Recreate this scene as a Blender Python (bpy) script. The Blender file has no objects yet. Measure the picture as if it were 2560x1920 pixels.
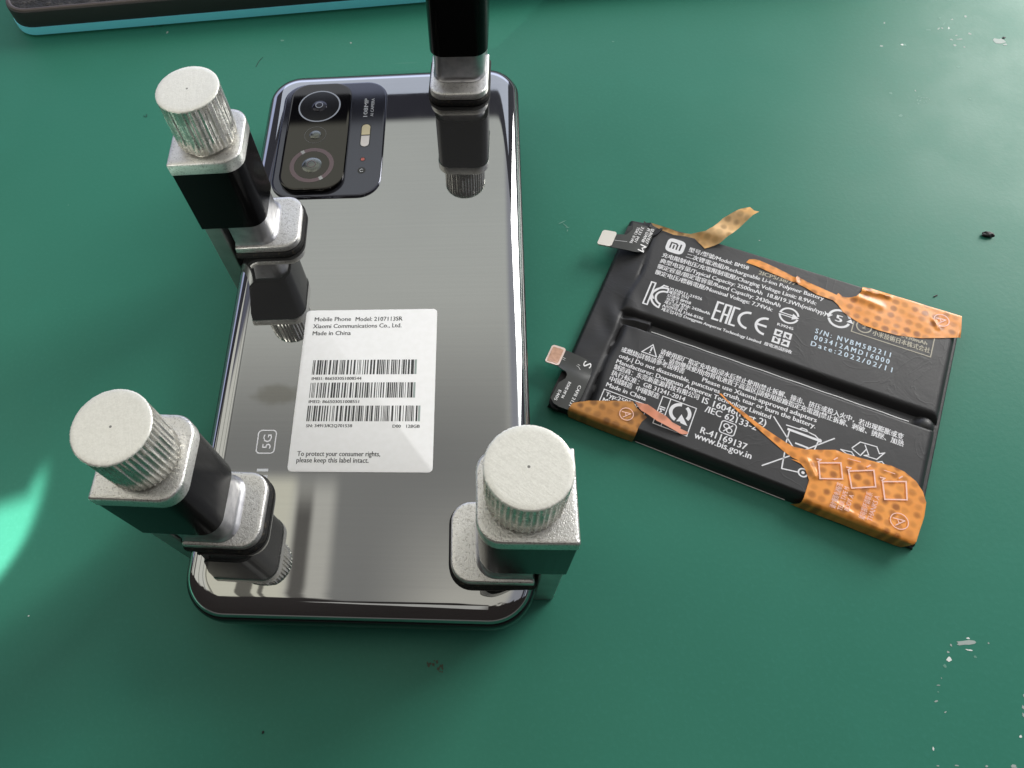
import bpy, bmesh, math, random
from mathutils import Vector, Matrix
random.seed(7)
MM = 0.001
scene = bpy.context.scene
COL = scene.collection

# ------------------------------------------------------------------ camera
R = ((0.995261, 0.006506, 0.097019), (0.038733, 0.888659, -0.45693), (-0.08919, 0.458523, 0.884196))
cd = bpy.data.cameras.new('camera')
cam = bpy.data.objects.new('camera', cd); COL.objects.link(cam)
cam.matrix_world = Matrix.Translation(Vector((28.29, -104.82, 175.78)) * MM) @ Matrix(R).to_4x4()
cd.sensor_width = 36; cd.lens = 36 * 1842.81 / 2560
cd.shift_x = 243.32 / 2560; cd.shift_y = -35.55 / 2560
cd.clip_start = 0.01; cd.clip_end = 20
scene.camera = cam

# ------------------------------------------------------------------ view
scene.view_settings.view_transform = 'Standard'
scene.view_settings.look = 'None'
scene.view_settings.exposure = 0
scene.view_settings.gamma = 1
try: scene.view_settings.use_curve_mapping = False
except Exception: pass
scene.cycles.max_bounces = 8
scene.cycles.caustics_reflective = False
scene.cycles.caustics_refractive = False
scene.cycles.sample_clamp_indirect = 6

# ------------------------------------------------------------------ node helper
class NT:
    def __init__(s, nt): s.nt = nt; s.n = nt.nodes; s.l = nt.links
    def node(s, t, **k):
        o = s.n.new(t)
        for a, b in k.items(): setattr(o, a, b)
        return o
    def put(s, sock, v):
        if isinstance(v, bpy.types.NodeSocket): s.l.new(v, sock)
        elif v is not None: sock.default_value = v
    def m(s, op, a, b=None, c=None, clamp=False):
        o = s.node('ShaderNodeMath', operation=op, use_clamp=clamp)
        s.put(o.inputs[0], a); s.put(o.inputs[1], b)
        if c is not None: s.put(o.inputs[2], c)
        return o.outputs[0]
    def sm(s, x, a, b, lo=0.0, hi=1.0):
        o = s.node('ShaderNodeMapRange', interpolation_type='SMOOTHSTEP')
        s.put(o.inputs[0], x)
        if a <= b: s.put(o.inputs[1], a); s.put(o.inputs[2], b); s.put(o.inputs[3], lo); s.put(o.inputs[4], hi)
        else: s.put(o.inputs[1], b); s.put(o.inputs[2], a); s.put(o.inputs[3], hi); s.put(o.inputs[4], lo)
        return o.outputs[0]
    def mix(s, f, a, b, mode='MIX'):
        o = s.node('ShaderNodeMix', data_type='RGBA', blend_type=mode)
        s.put(o.inputs[0], f); s.put(o.inputs[6], a); s.put(o.inputs[7], b)
        return o.outputs[2]
    def noise(s, vec, scale, detail=3, rough=.5, dist=0):
        o = s.node('ShaderNodeTexNoise'); s.put(o.inputs['Vector'], vec)
        o.inputs['Scale'].default_value = scale; o.inputs['Detail'].default_value = detail
        o.inputs['Roughness'].default_value = rough; o.inputs['Distortion'].default_value = dist
        return o.outputs[0]
    def voro(s, vec, scale, feat='F1', rnd=1):
        o = s.node('ShaderNodeTexVoronoi', feature=feat); s.put(o.inputs['Vector'], vec)
        o.inputs['Scale'].default_value = scale; o.inputs['Randomness'].default_value = rnd
        return o
    def mapping(s, vec, loc=(0, 0, 0), rot=(0, 0, 0), sc=(1, 1, 1)):
        o = s.node('ShaderNodeMapping'); s.put(o.inputs[0], vec)
        o.inputs[1].default_value = loc; o.inputs[2].default_value = rot; o.inputs[3].default_value = sc
        return o.outputs[0]
    def sep(s, v):
        o = s.node('ShaderNodeSeparateXYZ'); s.put(o.inputs[0], v); return o.outputs
    def bump(s, h, strength=.3, dist=.0001, normal=None):
        o = s.node('ShaderNodeBump'); o.inputs['Strength'].default_value = strength
        o.inputs['Distance'].default_value = dist; s.put(o.inputs['Height'], h)
        if normal is not None: s.put(o.inputs['Normal'], normal)
        return o.outputs[0]

def rgba(c): return (c[0], c[1], c[2], 1)

# ------------------------------------------------------------------ world (room seen by reflection, indoors)
w = bpy.data.worlds.new('World'); scene.world = w; w.use_nodes = True
W = NT(w.node_tree); W.n.clear()
tc = W.node('ShaderNodeTexCoord')
dx, dy, dz = W.sep(tc.outputs['Generated'])
dzc = W.m('MAXIMUM', dz, 0.03)
sx = W.m('DIVIDE', dx, dzc); sy = W.m('DIVIDE', dy, dzc)
n1 = W.noise(tc.outputs['Generated'], 2.2, 2)
# ceiling, in ceiling-plane coordinates (sx, sy)
col = W.mix(W.sm(sy, 0.1, 0.9), (1.10, 1.06, 0.95, 1), (1.06, 1.09, 1.03, 1))
# dimmer part of the ceiling above the bench, with a paler strip and the dark edge of a fixture at its left
dim = W.m('MULTIPLY', W.sm(sy, 0.66, 0.36), W.sm(sx, 0.30, -0.10, 0.55, 1.0))
rel1 = W.m('MULTIPLY', W.sm(sy, 0.36, 0.14), W.sm(sx, -0.18, -0.02))
rel2 = W.m('MULTIPLY', W.sm(sx, -0.205, -0.225), W.sm(sy, 0.36, 0.31))
dim = W.m('MULTIPLY', dim, W.m('SUBTRACT', 1.0, W.m('MAXIMUM', rel1, rel2)))
dim = W.m('MULTIPLY', dim, W.sm(sx, -1.2, -0.5))
col = W.mix(W.m('MULTIPLY', dim, 0.85), col, (0.37, 0.37, 0.36, 1))
cre = W.m('MULTIPLY', W.m('MULTIPLY', W.sm(sx, -0.265, -0.285), W.sm(sy, 0.355, 0.325)), W.sm(sy, -0.3, -0.1))
col = W.mix(cre, col, (1.45, 1.40, 1.15, 1))
def band(c, w, e): return W.m('MULTIPLY', W.sm(sx, c - w - e, c - w), W.sm(sx, c + w + e, c + w))
dl = W.m('MULTIPLY', band(-0.258, .006, .012), W.sm(sy, 0.36, 0.28))
d2 = W.m('MULTIPLY', W.m('MAXIMUM', band(-0.330, .010, .003), band(-0.306, .002, .003)), W.sm(sy, 0.215, 0.205))
col = W.mix(W.m('MULTIPLY', W.m('MAXIMUM', dl, d2), 0.85), col, (0.07, 0.06, 0.055, 1))
# small soft lamp-like shape with an arm
bxx = W.m('DIVIDE', W.m('ADD', sx, 0.318), 0.034); byy = W.m('DIVIDE', W.m('SUBTRACT', sy, 0.475), 0.017)
bd = W.m('SQRT', W.m('ADD', W.m('MULTIPLY', bxx, bxx), W.m('MULTIPLY', byy, byy)))
col = W.mix(W.m('MULTIPLY', W.sm(W.m('ADD', bd, W.m('MULTIPLY', W.noise(tc.outputs['Generated'], 45, 3), 1.2)), 1.9, 1.2), 0.5), col, (0.30, 0.27, 0.19, 1))
# left wall, cream and bright, with mullions
col = W.mix(W.sm(sx, -0.55, -0.62), col, (1.45, 1.42, 1.28, 1))
lil = W.m('MULTIPLY', W.sm(sy, 0.62, 0.74), W.sm(sx, -1.25, -1.15))
col = W.mix(W.m('MULTIPLY', lil, W.sm(sx, -0.42, -0.50)), col, (0.22, 0.23, 0.32, 1))
for c_, w_, v_ in ((-0.52, .02, .7), (-0.70, .02, .5), (-1.05, .03, .6), (-2.1, .22, .85), (-3.6, .3, .8)):
    col = W.mix(W.m('MULTIPLY', band(c_, w_, w_ * .5), v_), col, (0.16, 0.15, 0.14, 1))
col = W.mix(W.sm(sx, -5.0, -7.0), col, (0.30, 0.30, 0.28, 1))
# right side: grey, one narrow bright slit, then dark with slim reflections
col = W.mix(W.sm(sx, 0.20, 0.55), col, (0.62, 0.63, 0.70, 1))
col = W.mix(W.m('MULTIPLY', W.m('MULTIPLY', W.sm(sx, 0.92, 0.98), W.sm(sy, .35, .42)), W.sm(sy, .80, .70)), col, (1.9, 1.95, 2.0, 1))
col = W.mix(W.sm(sx, 1.30, 1.36), col, (0.10, 0.10, 0.12, 1))
col = W.mix(band(2.0, .10, .05), col, (0.60, 0.65, 0.80, 1))
col = W.mix(band(3.4, .5, .1), col, (0.9, 0.95, 1.1, 1))
# far wall above the bench: dark band, then bluish daylight window
col = W.mix(W.sm(sy, 1.03, 1.05), col, (0.050, 0.050, 0.070, 1))
win = W.m('MULTIPLY', W.m('MULTIPLY', W.sm(sy, 2.0, 2.4), W.sm(sy, 8.0, 6.0)), W.sm(sx, 1.6, 0.9))
col = W.mix(W.sm(sy, 6.0, 8.0), col, (0.30, 0.32, 0.36, 1))
col = W.mix(win, col, (0.95, 1.05, 1.55, 1))
# person leaning over the bench: dark brown, uneven outline
ed_ = W.m('ADD', W.m('MULTIPLY', W.noise(tc.outputs['Generated'], 5, 3), 0.5), W.m('SUBTRACT', W.m('MULTIPLY', sx, 0.20), 0.06))
py = W.m('ADD', sy, ed_)
pers = W.sm(py, -0.02, -0.09)
col = W.mix(pers, col, (0.040, 0.032, 0.031, 1))
col = W.mix(W.m('MULTIPLY', W.sm(sy, -5.5, -9.0), 1.0), col, (0.30, 0.29, 0.28, 1))
n4 = W.noise(tc.outputs['Generated'], 9, 2)
sw_ = W.m('ADD', sx, 0.27)
upl = W.m('SUBTRACT', W.m('ADD', -0.34, W.m('MULTIPLY', n4, .10)), sy)
lol = W.m('SUBTRACT', sy, W.m('SUBTRACT', W.m('ADD', -0.36, W.m('MULTIPLY', n4, .10)), W.m('MULTIPLY', sw_, 0.75)))
slit = W.m('MULTIPLY', W.m('MULTIPLY', W.sm(upl, 0, .02), W.sm(lol, 0, .02)), W.m('MULTIPLY', W.sm(sw_, 0, .03), W.sm(sx, 0.03, 0.0)))
col = W.mix(slit, col, (1.0, 0.98, 0.92, 1))
bg = W.node('ShaderNodeBackground'); W.put(bg.inputs[0], col); bg.inputs[1].default_value = 0.90
wo = W.node('ShaderNodeOutputWorld'); W.l.new(bg.outputs[0], wo.inputs[0])

# ------------------------------------------------------------------ lamps
def area(name, loc, target, size, sizey, power, color):
    ld = bpy.data.lights.new(name, 'AREA'); ld.shape = 'RECTANGLE'; ld.size = size; ld.size_y = sizey
    ld.energy = power; ld.color = color
    o = bpy.data.objects.new(name, ld); COL.objects.link(o)
    o.location = loc
    o.rotation_euler = (Vector(target) - Vector(loc)).to_track_quat('-Z', 'Y').to_euler()
    return o
area('window_light', (0.0, 0.76, 0.38), (0.0, 0.0, 0.0), 0.80, 0.40, 1.3, (0.80, 0.86, 1.0))
area('key_window_light', (0.68, 0.52, 0.40), (0.04, -0.02, 0.0), 0.40, 0.44, 8.6, (1.0, 0.985, 0.95))

# sun glint thrown on the table through an opening: a spot with a shaped beam
sd = bpy.data.lights.new('sun_glint', 'SPOT'); sd.energy = 270.0; sd.color = (1.0, 0.98, 0.92)
sd.spot_size = math.radians(20); sd.spot_blend = 0.1; sd.shadow_soft_size = 0.001
sg = bpy.data.objects.new('sun_glint', sd); COL.objects.link(sg)
GT = Vector((-0.097, -0.056, 0)); GL = Vector((-0.60, -0.70, 0.65))
sg.location = GL; sg.rotation_euler = (GT - GL).to_track_quat('-Z', 'Y').to_euler()
bpy.context.view_layer.update()
inv = sg.matrix_world.inverted()
def gob(x, y):
    p = inv @ Vector((x * MM, y * MM, 0)); return (p.x / -p.z, p.y / -p.z)
sd.use_nodes = True
G = NT(sd.node_tree); em = G.n['Emission']
gtc = G.node('ShaderNodeTexCoord'); gx, gy, gz = G.sep(gtc.outputs['Normal'])
ngz = G.m('ABSOLUTE', gz)
gu = G.m('DIVIDE', gx, ngz); gv = G.m('DIVIDE', gy, ngz)
def halfplane(a, b, soft):            # inside is on the left of a->b
    ax, ay = gob(*a); bx, by = gob(*b); ex, ey = bx - ax, by - ay; L = math.hypot(ex, ey)
    d = G.m('ADD', G.m('MULTIPLY', gu, -ey / L), G.m('ADD', G.m('MULTIPLY', gv, ex / L), (ey * ax - ex * ay) / L))
    return G.sm(d, -soft, soft)
s_ = 0.0024
def arcplanes(pts, soft):
    r = None
    for a, b in zip(pts, pts[1:]):
        h = halfplane(a, b, soft); r = h if r is None else G.m('MULTIPLY', r, h)
    return r
core = arcplanes([(-95.5, -76), (-90.0, -68), (-87.6, -61), (-86.7, -52), (-88.4, -42)], s_)
# upper concave edge: two lobes
lobeA = halfplane((-89.3, -50.2), (-108, -57.0), s_ * 1.3)
lobeB = G.m('MULTIPLY', halfplane((-88.6, -41), (-91.3, -55), s_), halfplane((-80, -42), (-100, -42.5), s_ * 1.5))
shape = G.m('MULTIPLY', core, G.m('MAXIMUM', lobeA, lobeB))
penum = G.m('MULTIPLY', arcplanes([(-95, -89), (-70.6, -69.8), (-60.4, -57), (-52, -43)], s_ * 2.2), 0.045)
G.put(em.inputs[1], G.m('ADD', shape, penum))

# ------------------------------------------------------------------ materials
MATS = {}
def mat(name, base, rough=.5, metal=0., spec=.5, coat=0., fn=None):
    m_ = bpy.data.materials.new(name); m_.use_nodes = True
    N = NT(m_.node_tree); b = N.n['Principled BSDF']
    b.inputs['Base Color'].default_value = rgba(base); b.inputs['Roughness'].default_value = rough
    b.inputs['Metallic'].default_value = metal; b.inputs['Specular IOR Level'].default_value = spec
    b.inputs['Coat Weight'].default_value = coat
    if fn:
        N.b = b; N.oc = N.node('ShaderNodeTexCoord').outputs['Object']; fn(N)
    MATS[name] = m_; return m_

def f_green(N):
    c1 = N.noise(N.oc, 9, 4, .55); c2 = N.noise(N.oc, 60, 5, .6); c3 = N.noise(N.oc, 900, 3, .6); c4 = N.noise(N.oc, 4, 3, .5, 1.0)
    col = N.mix(N.sm(c1, .3, .7), (0.030, 0.184, 0.124, 1), (0.035, 0.200, 0.138, 1))
    col = N.mix(N.m('MULTIPLY', N.sm(c2, .52, .75), .30), col, (0.032, 0.210, 0.146, 1))
    col = N.mix(N.m('MULTIPLY', N.sm(c3, .45, .8), .40), col, (0.045, 0.225, 0.165, 1))
    col = N.mix(N.m('MULTIPLY', N.sm(c4, .45, .75), .25), col, (0.040, 0.190, 0.128, 1))
    # pale rubbed film and fine specks
    v = N.voro(N.oc, 95); sp = N.sm(v.outputs['Distance'], .035, .02)
    rnd = N.sep(v.outputs['Color'])[0]; gate = N.sm(rnd, .97, .98)
    col = N.mix(N.m('MULTIPLY', N.m('MULTIPLY', sp, gate), .6), col, (0.30, 0.52, 0.42, 1))
    v2 = N.voro(N.oc, 60); sp2 = N.sm(v2.outputs['Distance'], .05, .03)
    g2 = N.sm(N.sep(v2.outputs['Color'])[1], .95, .96)
    col = N.mix(N.m('MULTIPLY', N.m('MULTIPLY', sp2, g2), .7), col, (0.01, 0.03, 0.025, 1))
    # hairline scratches
    sv = N.voro(N.mapping(N.oc, rot=(0, 0, .6), sc=(14, 220, 1)), 1, 'F1'); sg_ = N.sm(N.sep(sv.outputs['Color'])[0], .965, .97)
    sc_ = N.m('MULTIPLY', N.sm(sv.outputs['Distance'], .10, .04), sg_)
    col = N.mix(N.m('MULTIPLY', sc_, .18), col, (0.16, 0.30, 0.25, 1))
    N.put(N.b.inputs['Base Color'], col)
    N.put(N.b.inputs['Roughness'], N.m('ADD', .36, N.m('MULTIPLY', N.sm(c2, .3, .7), .06)))
    N.put(N.b.inputs['Normal'], N.bump(N.m('ADD', c3, N.m('MULTIPLY', c2, 2.0)), .35, .00007))
mat('green_mat', (0.05, 0.2, .15), .4, spec=.20, fn=f_green)

def f_cast(N):
    a = N.noise(N.oc, 2300, 3, .65); b_ = N.noise(N.oc, 4800, 2, .5); c = N.noise(N.oc, 120, 3)
    h = N.m('ADD', a, N.m('MULTIPLY', b_, .6))
    pit = N.m('MULTIPLY', N.sm(a, .47, .34), .50)
    col = N.mix(N.sm(c, .3, .7), (0.74, 0.73, 0.70, 1), (0.84, 0.83, 0.80, 1))
    col = N.mix(pit, col, (0.25, 0.23, 0.20, 1))
    N.put(N.b.inputs['Base Color'], col)
    N.put(N.b.inputs['Normal'], N.bump(h, .65, .00015))
mat('cast_aluminium', (.7, .7, .68), .30, .86, fn=f_cast)
def f_smooth(N):
    c = N.noise(N.oc, 400, 3); c1 = N.noise(N.mapping(N.oc, sc=(1, 1, .15)), 1800, 3)
    N.put(N.b.inputs['Base Color'], N.mix(N.sm(c, .35, .7), (0.50, 0.50, 0.51, 1), (0.38, 0.38, 0.40, 1)))
    N.put(N.b.inputs['Roughness'], N.m('ADD', .25, N.m('MULTIPLY', c, .25)))
    N.put(N.b.inputs['Normal'], N.bump(c1, .15, .00006))
mat('machined_aluminium', (.6, .6, .6), .35, .9, fn=f_smooth)
def f_bar(N):
    c = N.noise(N.oc, 150, 3)
    N.put(N.b.inputs['Base Color'], N.mix(N.sm(c, .3, .7), (0.40, 0.41, 0.40, 1), (0.52, 0.53, 0.52, 1)))
    N.put(N.b.inputs['Normal'], N.bump(N.noise(N.oc, 2500, 2), .4, .0001))
mat('bar_aluminium', (.5, .5, .5), .42, .85, fn=f_bar)
def f_knobtop(N):
    a = N.noise(N.oc, 2600, 4, .7); s2 = N.noise(N.mapping(N.oc, sc=(1, .2, 1), rot=(0, 0, .7)), 1500, 3)
    dd = N.sm(N.noise(N.oc, 330, 4, .7), .64, .72)
    col = N.mix(N.sm(a, .4, .6), (0.93, 0.92, 0.84, 1), (0.86, 0.85, 0.77, 1))
    col = N.mix(N.m('MULTIPLY', dd, .35), col, (0.35, 0.33, 0.29, 1))
    # turning mark at the centre
    x, y, z = N.sep(N.oc); r = N.m('SQRT', N.m('ADD', N.m('MULTIPLY', x, x), N.m('MULTIPLY', y, y)))
    col = N.mix(N.sm(r, .00030, .00016), col, (0.22, 0.22, 0.20, 1))
    N.put(N.b.inputs['Base Color'], col)
    N.put(N.b.inputs['Normal'], N.bump(N.m('ADD', a, s2), .35, .00010))
mat('knob_top', (.84, .83, .77), .42, .35, fn=f_knobtop)
def f_knobside(N):
    a = N.noise(N.mapping(N.oc, sc=(1, 1, .08)), 2200, 3); b_ = N.noise(N.oc, 500, 4, .7)
    col = N.mix(N.sm(b_, .4, .7), (0.86, 0.84, 0.78, 1), (0.66, 0.64, 0.58, 1))
    N.put(N.b.inputs['Base Color'], col)
    N.put(N.b.inputs['Roughness'], N.m('ADD', .15, N.m('MULTIPLY', b_, .25)))
    N.put(N.b.inputs['Normal'], N.bump(a, .35, .00012))
mat('knurled_aluminium', (.7, .7, .68), .3, .80, fn=f_knobside)
def f_blk(N):
    a = N.noise(N.mapping(N.oc, sc=(1, 1, .05)), 1500, 2)
    sc_ = N.sm(N.noise(N.oc, 700, 4, .75), .74, .78)
    N.put(N.b.inputs['Base Color'], N.mix(N.m('MULTIPLY', sc_, .3), (0.005, 0.005, 0.0055, 1), (.2, .2, .2, 1)))
    N.put(N.b.inputs['Roughness'], N.m('ADD', .14, N.m('MULTIPLY', a, .14)))
mat('black_anodised', (.006, .006, .006), .2, 0, .14, fn=f_blk)
def f_rub(N):
    a = N.noise(N.oc, 1300, 3)
    N.put(N.b.inputs['Base Color'], N.mix(N.sm(a, .55, .7), (.006, .006, .006, 1), (.05, .04, .025, 1)))
    N.put(N.b.inputs['Normal'], N.bump(a, .8, .0002))
mat('black_rubber', (.01, .01, .01), .75, fn=f_rub)

def f_back(N):
    x, y, z = N.sep(N.oc)
    ln = N.noise(N.mapping(N.oc, sc=(8, 1200, 1)), 1.0, 2, .6)
    ln2 = N.noise(N.mapping(N.oc, sc=(30, 5200, 1)), 1.0, 1)
    big = N.noise(N.oc, 22, 2)
    col = N.mix(N.sm(N.m('ADD', N.m('MULTIPLY', ln, .6), N.m('MULTIPLY', ln2, .4)), .36, .64), (0.350, 0.355, 0.354, 1), (0.360, 0.365, 0.363, 1))
    col = N.mix(N.m('MULTIPLY', N.sm(big, .4, .7), .12), col, (0.24, 0.24, 0.25, 1))
    v = N.voro(N.oc, 240); sp = N.m('MULTIPLY', N.sm(v.outputs['Distance'], .07, .04), N.sm(N.sep(v.outputs['Color'])[0], .975, .98))
    N.put(N.b.inputs['Base Color'], col)
    sm_ = N.sm(N.noise(N.oc, 45, 3), .35, .7)
    N.put(N.b.inputs['Roughness'], N.m('ADD', .012, N.m('ADD', N.m('MULTIPLY', sp, .6), N.m('MULTIPLY', sm_, .02))))
    N.put(N.b.inputs['Normal'], N.bump(ln2, .02, .00001))
mat('mirror_grey_glass', (.33, .33, .33), .05, .94, fn=f_back)
def dust(N, basec, rough, dens=.985, sc=420):
    v = N.voro(N.oc, sc); sp = N.m('MULTIPLY', N.sm(v.outputs['Distance'], .11, .06), N.sm(N.sep(v.outputs['Color'])[0], dens, dens + .005))
    N.put(N.b.inputs['Base Color'], N.mix(sp, rgba(basec), (.6, .6, .6, 1)))
    N.put(N.b.inputs['Roughness'], N.m('ADD', rough, N.m('MULTIPLY', sp, .6)))
mat('camera_plate_glass', (.085, .088, .106), .06, .85, fn=lambda N: dust(N, (.085, .088, .106), .06))
mat('camera_inner_glass', (.052, .048, .040), .03, 1.0, fn=lambda N: dust(N, (.064, .061, .055), .03))
mat('phone_frame', (.008, .008, .009), .16, 0, .35, fn=lambda N: dust(N, (.008, .008, .009), .16, .96, 300))
mat('black_gloss', (.004, .004, .005), .08)
mat('lens_ring_silver', (.30, .31, .33), .3, .9)
mat('lens_ring_thin', (.13, .125, .115), .3, .6)
mat('lens_ring_pink', (.16, .115, .115), .35, .5)
mat('lens_ring_light', (.42, .42, .40), .35, .3)
mat('lens_coat', (.03, .03, .038), .12, .8)
mat('lens_pale', (.15, .16, .145), .22, .85)
mat('flash_yellow', (.80, .70, .42), .35)
mat('flash_white', (.84, .80, .74), .35)
mat('red_led', (.55, .12, .09), .4)
mat('print_silver', (.62, .64, .66), .5)
mat('print_pale', (.78, .78, .80), .55)
mat('print_blue', (.58, .70, .80), .55)
mat('print_khaki', (.45, .42, .33), .55)
mat('print_black', (.045, .047, .045), .6)
mat('print_pink', (.92, .60, .50), .45)
mat('print_white', (.88, .88, .88), .5)
def f_paper(N):
    a = N.noise(N.oc, 700, 3); sm_ = N.sm(N.noise(N.oc, 240, 4, .7), .70, .78)
    c = N.mix(N.sm(a, .3, .7), (0.91, 0.91, 0.89, 1), (0.94, 0.94, 0.925, 1))
    N.put(N.b.inputs['Base Color'], N.mix(N.m('MULTIPLY', sm_, .18), c, (.45, .44, .42, 1)))
    N.put(N.b.inputs['Normal'], N.bump(a, .06, .0001))
mat('label_paper', (.85, .85, .84), .42, fn=f_paper)
def f_batt(N):
    a = N.noise(N.oc, 1500, 3); b_ = N.noise(N.oc, 55, 4, .6); c = N.m('ADD', N.noise(N.oc, 90, 4, .6, .8), N.m('MULTIPLY', N.sm(N.m('ABSOLUTE', N.m('SUBTRACT', N.noise(N.oc, 60, 3, .5, 2.0), .5)), .03, 0), .10))
    N.put(N.b.inputs['Base Color'], N.mix(N.sm(b_, .3, .7), (0.017, 0.017, 0.0185, 1), (0.023, 0.023, 0.025, 1)))
    N.put(N.b.inputs['Roughness'], N.m('ADD', .42, N.m('MULTIPLY', b_, .18)))
    N.put(N.b.inputs['Normal'], N.bump(N.m('ADD', N.m('MULTIPLY', a, .10), c), .22, .0006))
mat('battery_film', (.02, .02, .021), .5, fn=f_batt)
mat('seam_line', (.62, .62, .62), .35, .3)
def f_flex(N):
    a = N.noise(N.oc, 200, 3)
    N.put(N.b.inputs['Base Color'], N.mix(N.sm(a, .3, .7), (0.040, 0.042, 0.040, 1), (0.052, 0.055, 0.052, 1)))
mat('flex_black', (.05, .05, .05), .32, fn=f_flex)
mat('matte_black_tape', (.008, .008, .009), .6)  # plain matte black of the film pieces beside the flex connectors
mat('pad_rose', (.90, .72, .64), .45)
mat('pad_cream', (.86, .82, .74), .45)
def f_cop(N):
    a = N.noise(N.oc, 900, 4, .6)
    N.put(N.b.inputs['Base Color'], N.mix(N.sm(a, .4, .65), (.70, .42, .30, 1), (.62, .36, .26, 1)))
    N.put(N.b.inputs['Normal'], N.bump(N.noise(N.oc, 600, 3), .5, .0003))
mat('pad_copper', (.7, .4, .3), .3, .5, fn=f_cop)
def tape_fn(c1, c2, dotc, dotsc=430, amt=.62):
    def f(N):
        big = N.noise(N.oc, 160, 3)
        col = N.mix(N.sm(big, .3, .7), rgba(c1), rgba(c2))
        wob = N.node('ShaderNodeVectorMath', operation='ADD')
        nz = N.node('ShaderNodeTexNoise'); nz.inputs['Scale'].default_value = 500
        N.put(nz.inputs['Vector'], N.oc)
        sc2 = N.node('ShaderNodeVectorMath', operation='SCALE'); sc2.inputs[3].default_value = .0006
        N.l.new(nz.outputs['Color'], sc2.inputs[0]); N.put(wob.inputs[0], N.oc); N.l.new(sc2.outputs[0], wob.inputs[1])
        flat = N.mapping(wob.outputs[0], rot=(0, 0, .12), sc=(1, 1, 0))
        v = N.voro(flat, dotsc, rnd=.22)
        d = N.m('MULTIPLY', N.sm(v.outputs['Distance'], .52, .18), N.m('MULTIPLY', N.m('ADD', .35, N.sep(v.outputs['Color'])[0]), amt), clamp=True)
        col = N.mix(d, col, rgba(dotc))
        fib = N.sm(N.noise(N.mapping(N.oc, sc=(.3, 3, 1)), 900, 3), .55, .8)
        col = N.mix(N.m('MULTIPLY', fib, .07), col, (.85, .55, .33, 1))
        N.put(N.b.inputs['Base Color'], col)
        h = N.noise(N.mapping(N.oc, sc=(1, 1.8, 1)), 130, 2)
        N.put(N.b.inputs['Normal'], N.bump(h, .22, .0006))
    return f
mat('tape_orange', (.7, .27, .06), .30, fn=tape_fn((.92, .37, .070), (.86, .32, .058), (.33, .105, .016), 430, .72))
mat('tape_brown', (.5, .2, .05), .30, fn=tape_fn((.58, .26, .060), (.50, .21, .045), (.20, .08, .018), 400, .75))
mat('tape_pink', (.8, .35, .25), .35, fn=tape_fn((.80, .34, .22), (.74, .27, .15), (.36, .14, .07), 300, .5))
def f_thin(N):
    tape_fn((.90, .60, .30), (.90, .50, .17), (.32, .18, .07), 430, .6)(N)
    N.b.inputs['Transmission Weight'].default_value = 0.0
mat('tape_thin', (.7, .4, .15), .22, fn=f_thin)
def f_case(N):
    N.put(N.b.inputs['Normal'], N.bump(N.noise(N.oc, 1800, 2), .35, .0001))
mat('case_black', (.018, .018, .018), .5, fn=f_case)
mat('case_cyan', (.20, .80, .96), .5, fn=f_case)
mat('case_rim', (.07, .055, .048), .35)
def f_foam(N):
    a = N.noise(N.oc, 260, 4, .7)
    N.put(N.b.inputs['Base Color'], N.mix(N.sm(a, .45, .65), (.006, .006, .006, 1), (.05, .045, .04, 1)))
    N.put(N.b.inputs['Normal'], N.bump(a, 1, .002))
mat('case_lining', (.01, .01, .01), .7, fn=f_foam)
mat('scuff_pale', (.12, .30, .23), .6)
mat('scuff_grey', (.36, .43, .40), .6)
mat('flake_white', (.75, .80, .76), .6)
mat('stain_brown', (.055, .07, .045), .7)
mat('crumb_black', (.004, .005, .006), .5)

# ------------------------------------------------------------------ object helpers
def link(name, me, mats, parent=None, smooth=30):
    o = bpy.data.objects.new(name, me); COL.objects.link(o)
    for m_ in (mats if isinstance(mats, (list, tuple)) else [mats]): me.materials.append(MATS[m_])
    if parent: o.parent = parent
    if smooth:
        for p in me.polygons: p.use_smooth = True
        try: me.set_sharp_from_angle(angle=math.radians(smooth))
        except Exception: pass
    return o
def empty(name, loc=(0, 0, 0), rz=0):
    o = bpy.data.objects.new(name, None); COL.objects.link(o)
    o.location = Vector(loc) * MM; o.rotation_euler = (0, 0, rz); o.empty_display_size = .01; return o
def tag(o, label=None, cat=None, group=None, kind=None):
    if label: o['label'] = label
    if cat: o['category'] = cat
    if group: o['group'] = group
    if kind: o['kind'] = kind
    return o
def mesh(name, vs, fs, mi=None):
    me = bpy.data.meshes.new(name); me.from_pydata([(x * MM, y * MM, z * MM) for x, y, z in vs], [], fs)
    if mi: me.polygons.foreach_set('material_index', mi)
    me.update(); return me
def loft(rings, cap0=True, cap1=True):
    n = len(rings[0]); vs = [v for r in rings for v in r]; fs = []
    for k in range(len(rings) - 1):
        for i in range(n):
            j = (i + 1) % n; fs.append((k * n + i, k * n + j, (k + 1) * n + j, (k + 1) * n + i))
    if cap0: fs.append(tuple(reversed(range(n))))
    if cap1: fs.append(tuple(range((len(rings) - 1) * n, len(rings) * n)))
    return vs, fs
def rrect(cx, cy, w, h, r, z, n=8, rs=None):
    rs = rs or (r, r, r, r); out = []
    for k, (sx_, sy_) in enumerate(((1, 1), (-1, 1), (-1, -1), (1, -1))):
        rr = max(rs[k], .02); px = cx + sx_ * (w / 2 - rr); py = cy + sy_ * (h / 2 - rr)
        for i in range(n + 1):
            a = math.pi / 2 * (k + i / n); out.append((px + rr * math.cos(a), py + rr * math.sin(a), z))
    return out
def dsec(u0, u1, w, r, z, d=0):
    return rrect((u0 + u1) / 2, 0, u1 - u0 - 2 * d, w - 2 * d, 0, z, 8, (max(r - d, .1), max(.45 - d, .05), max(.45 - d, .05), max(r - d, .1)))
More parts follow.
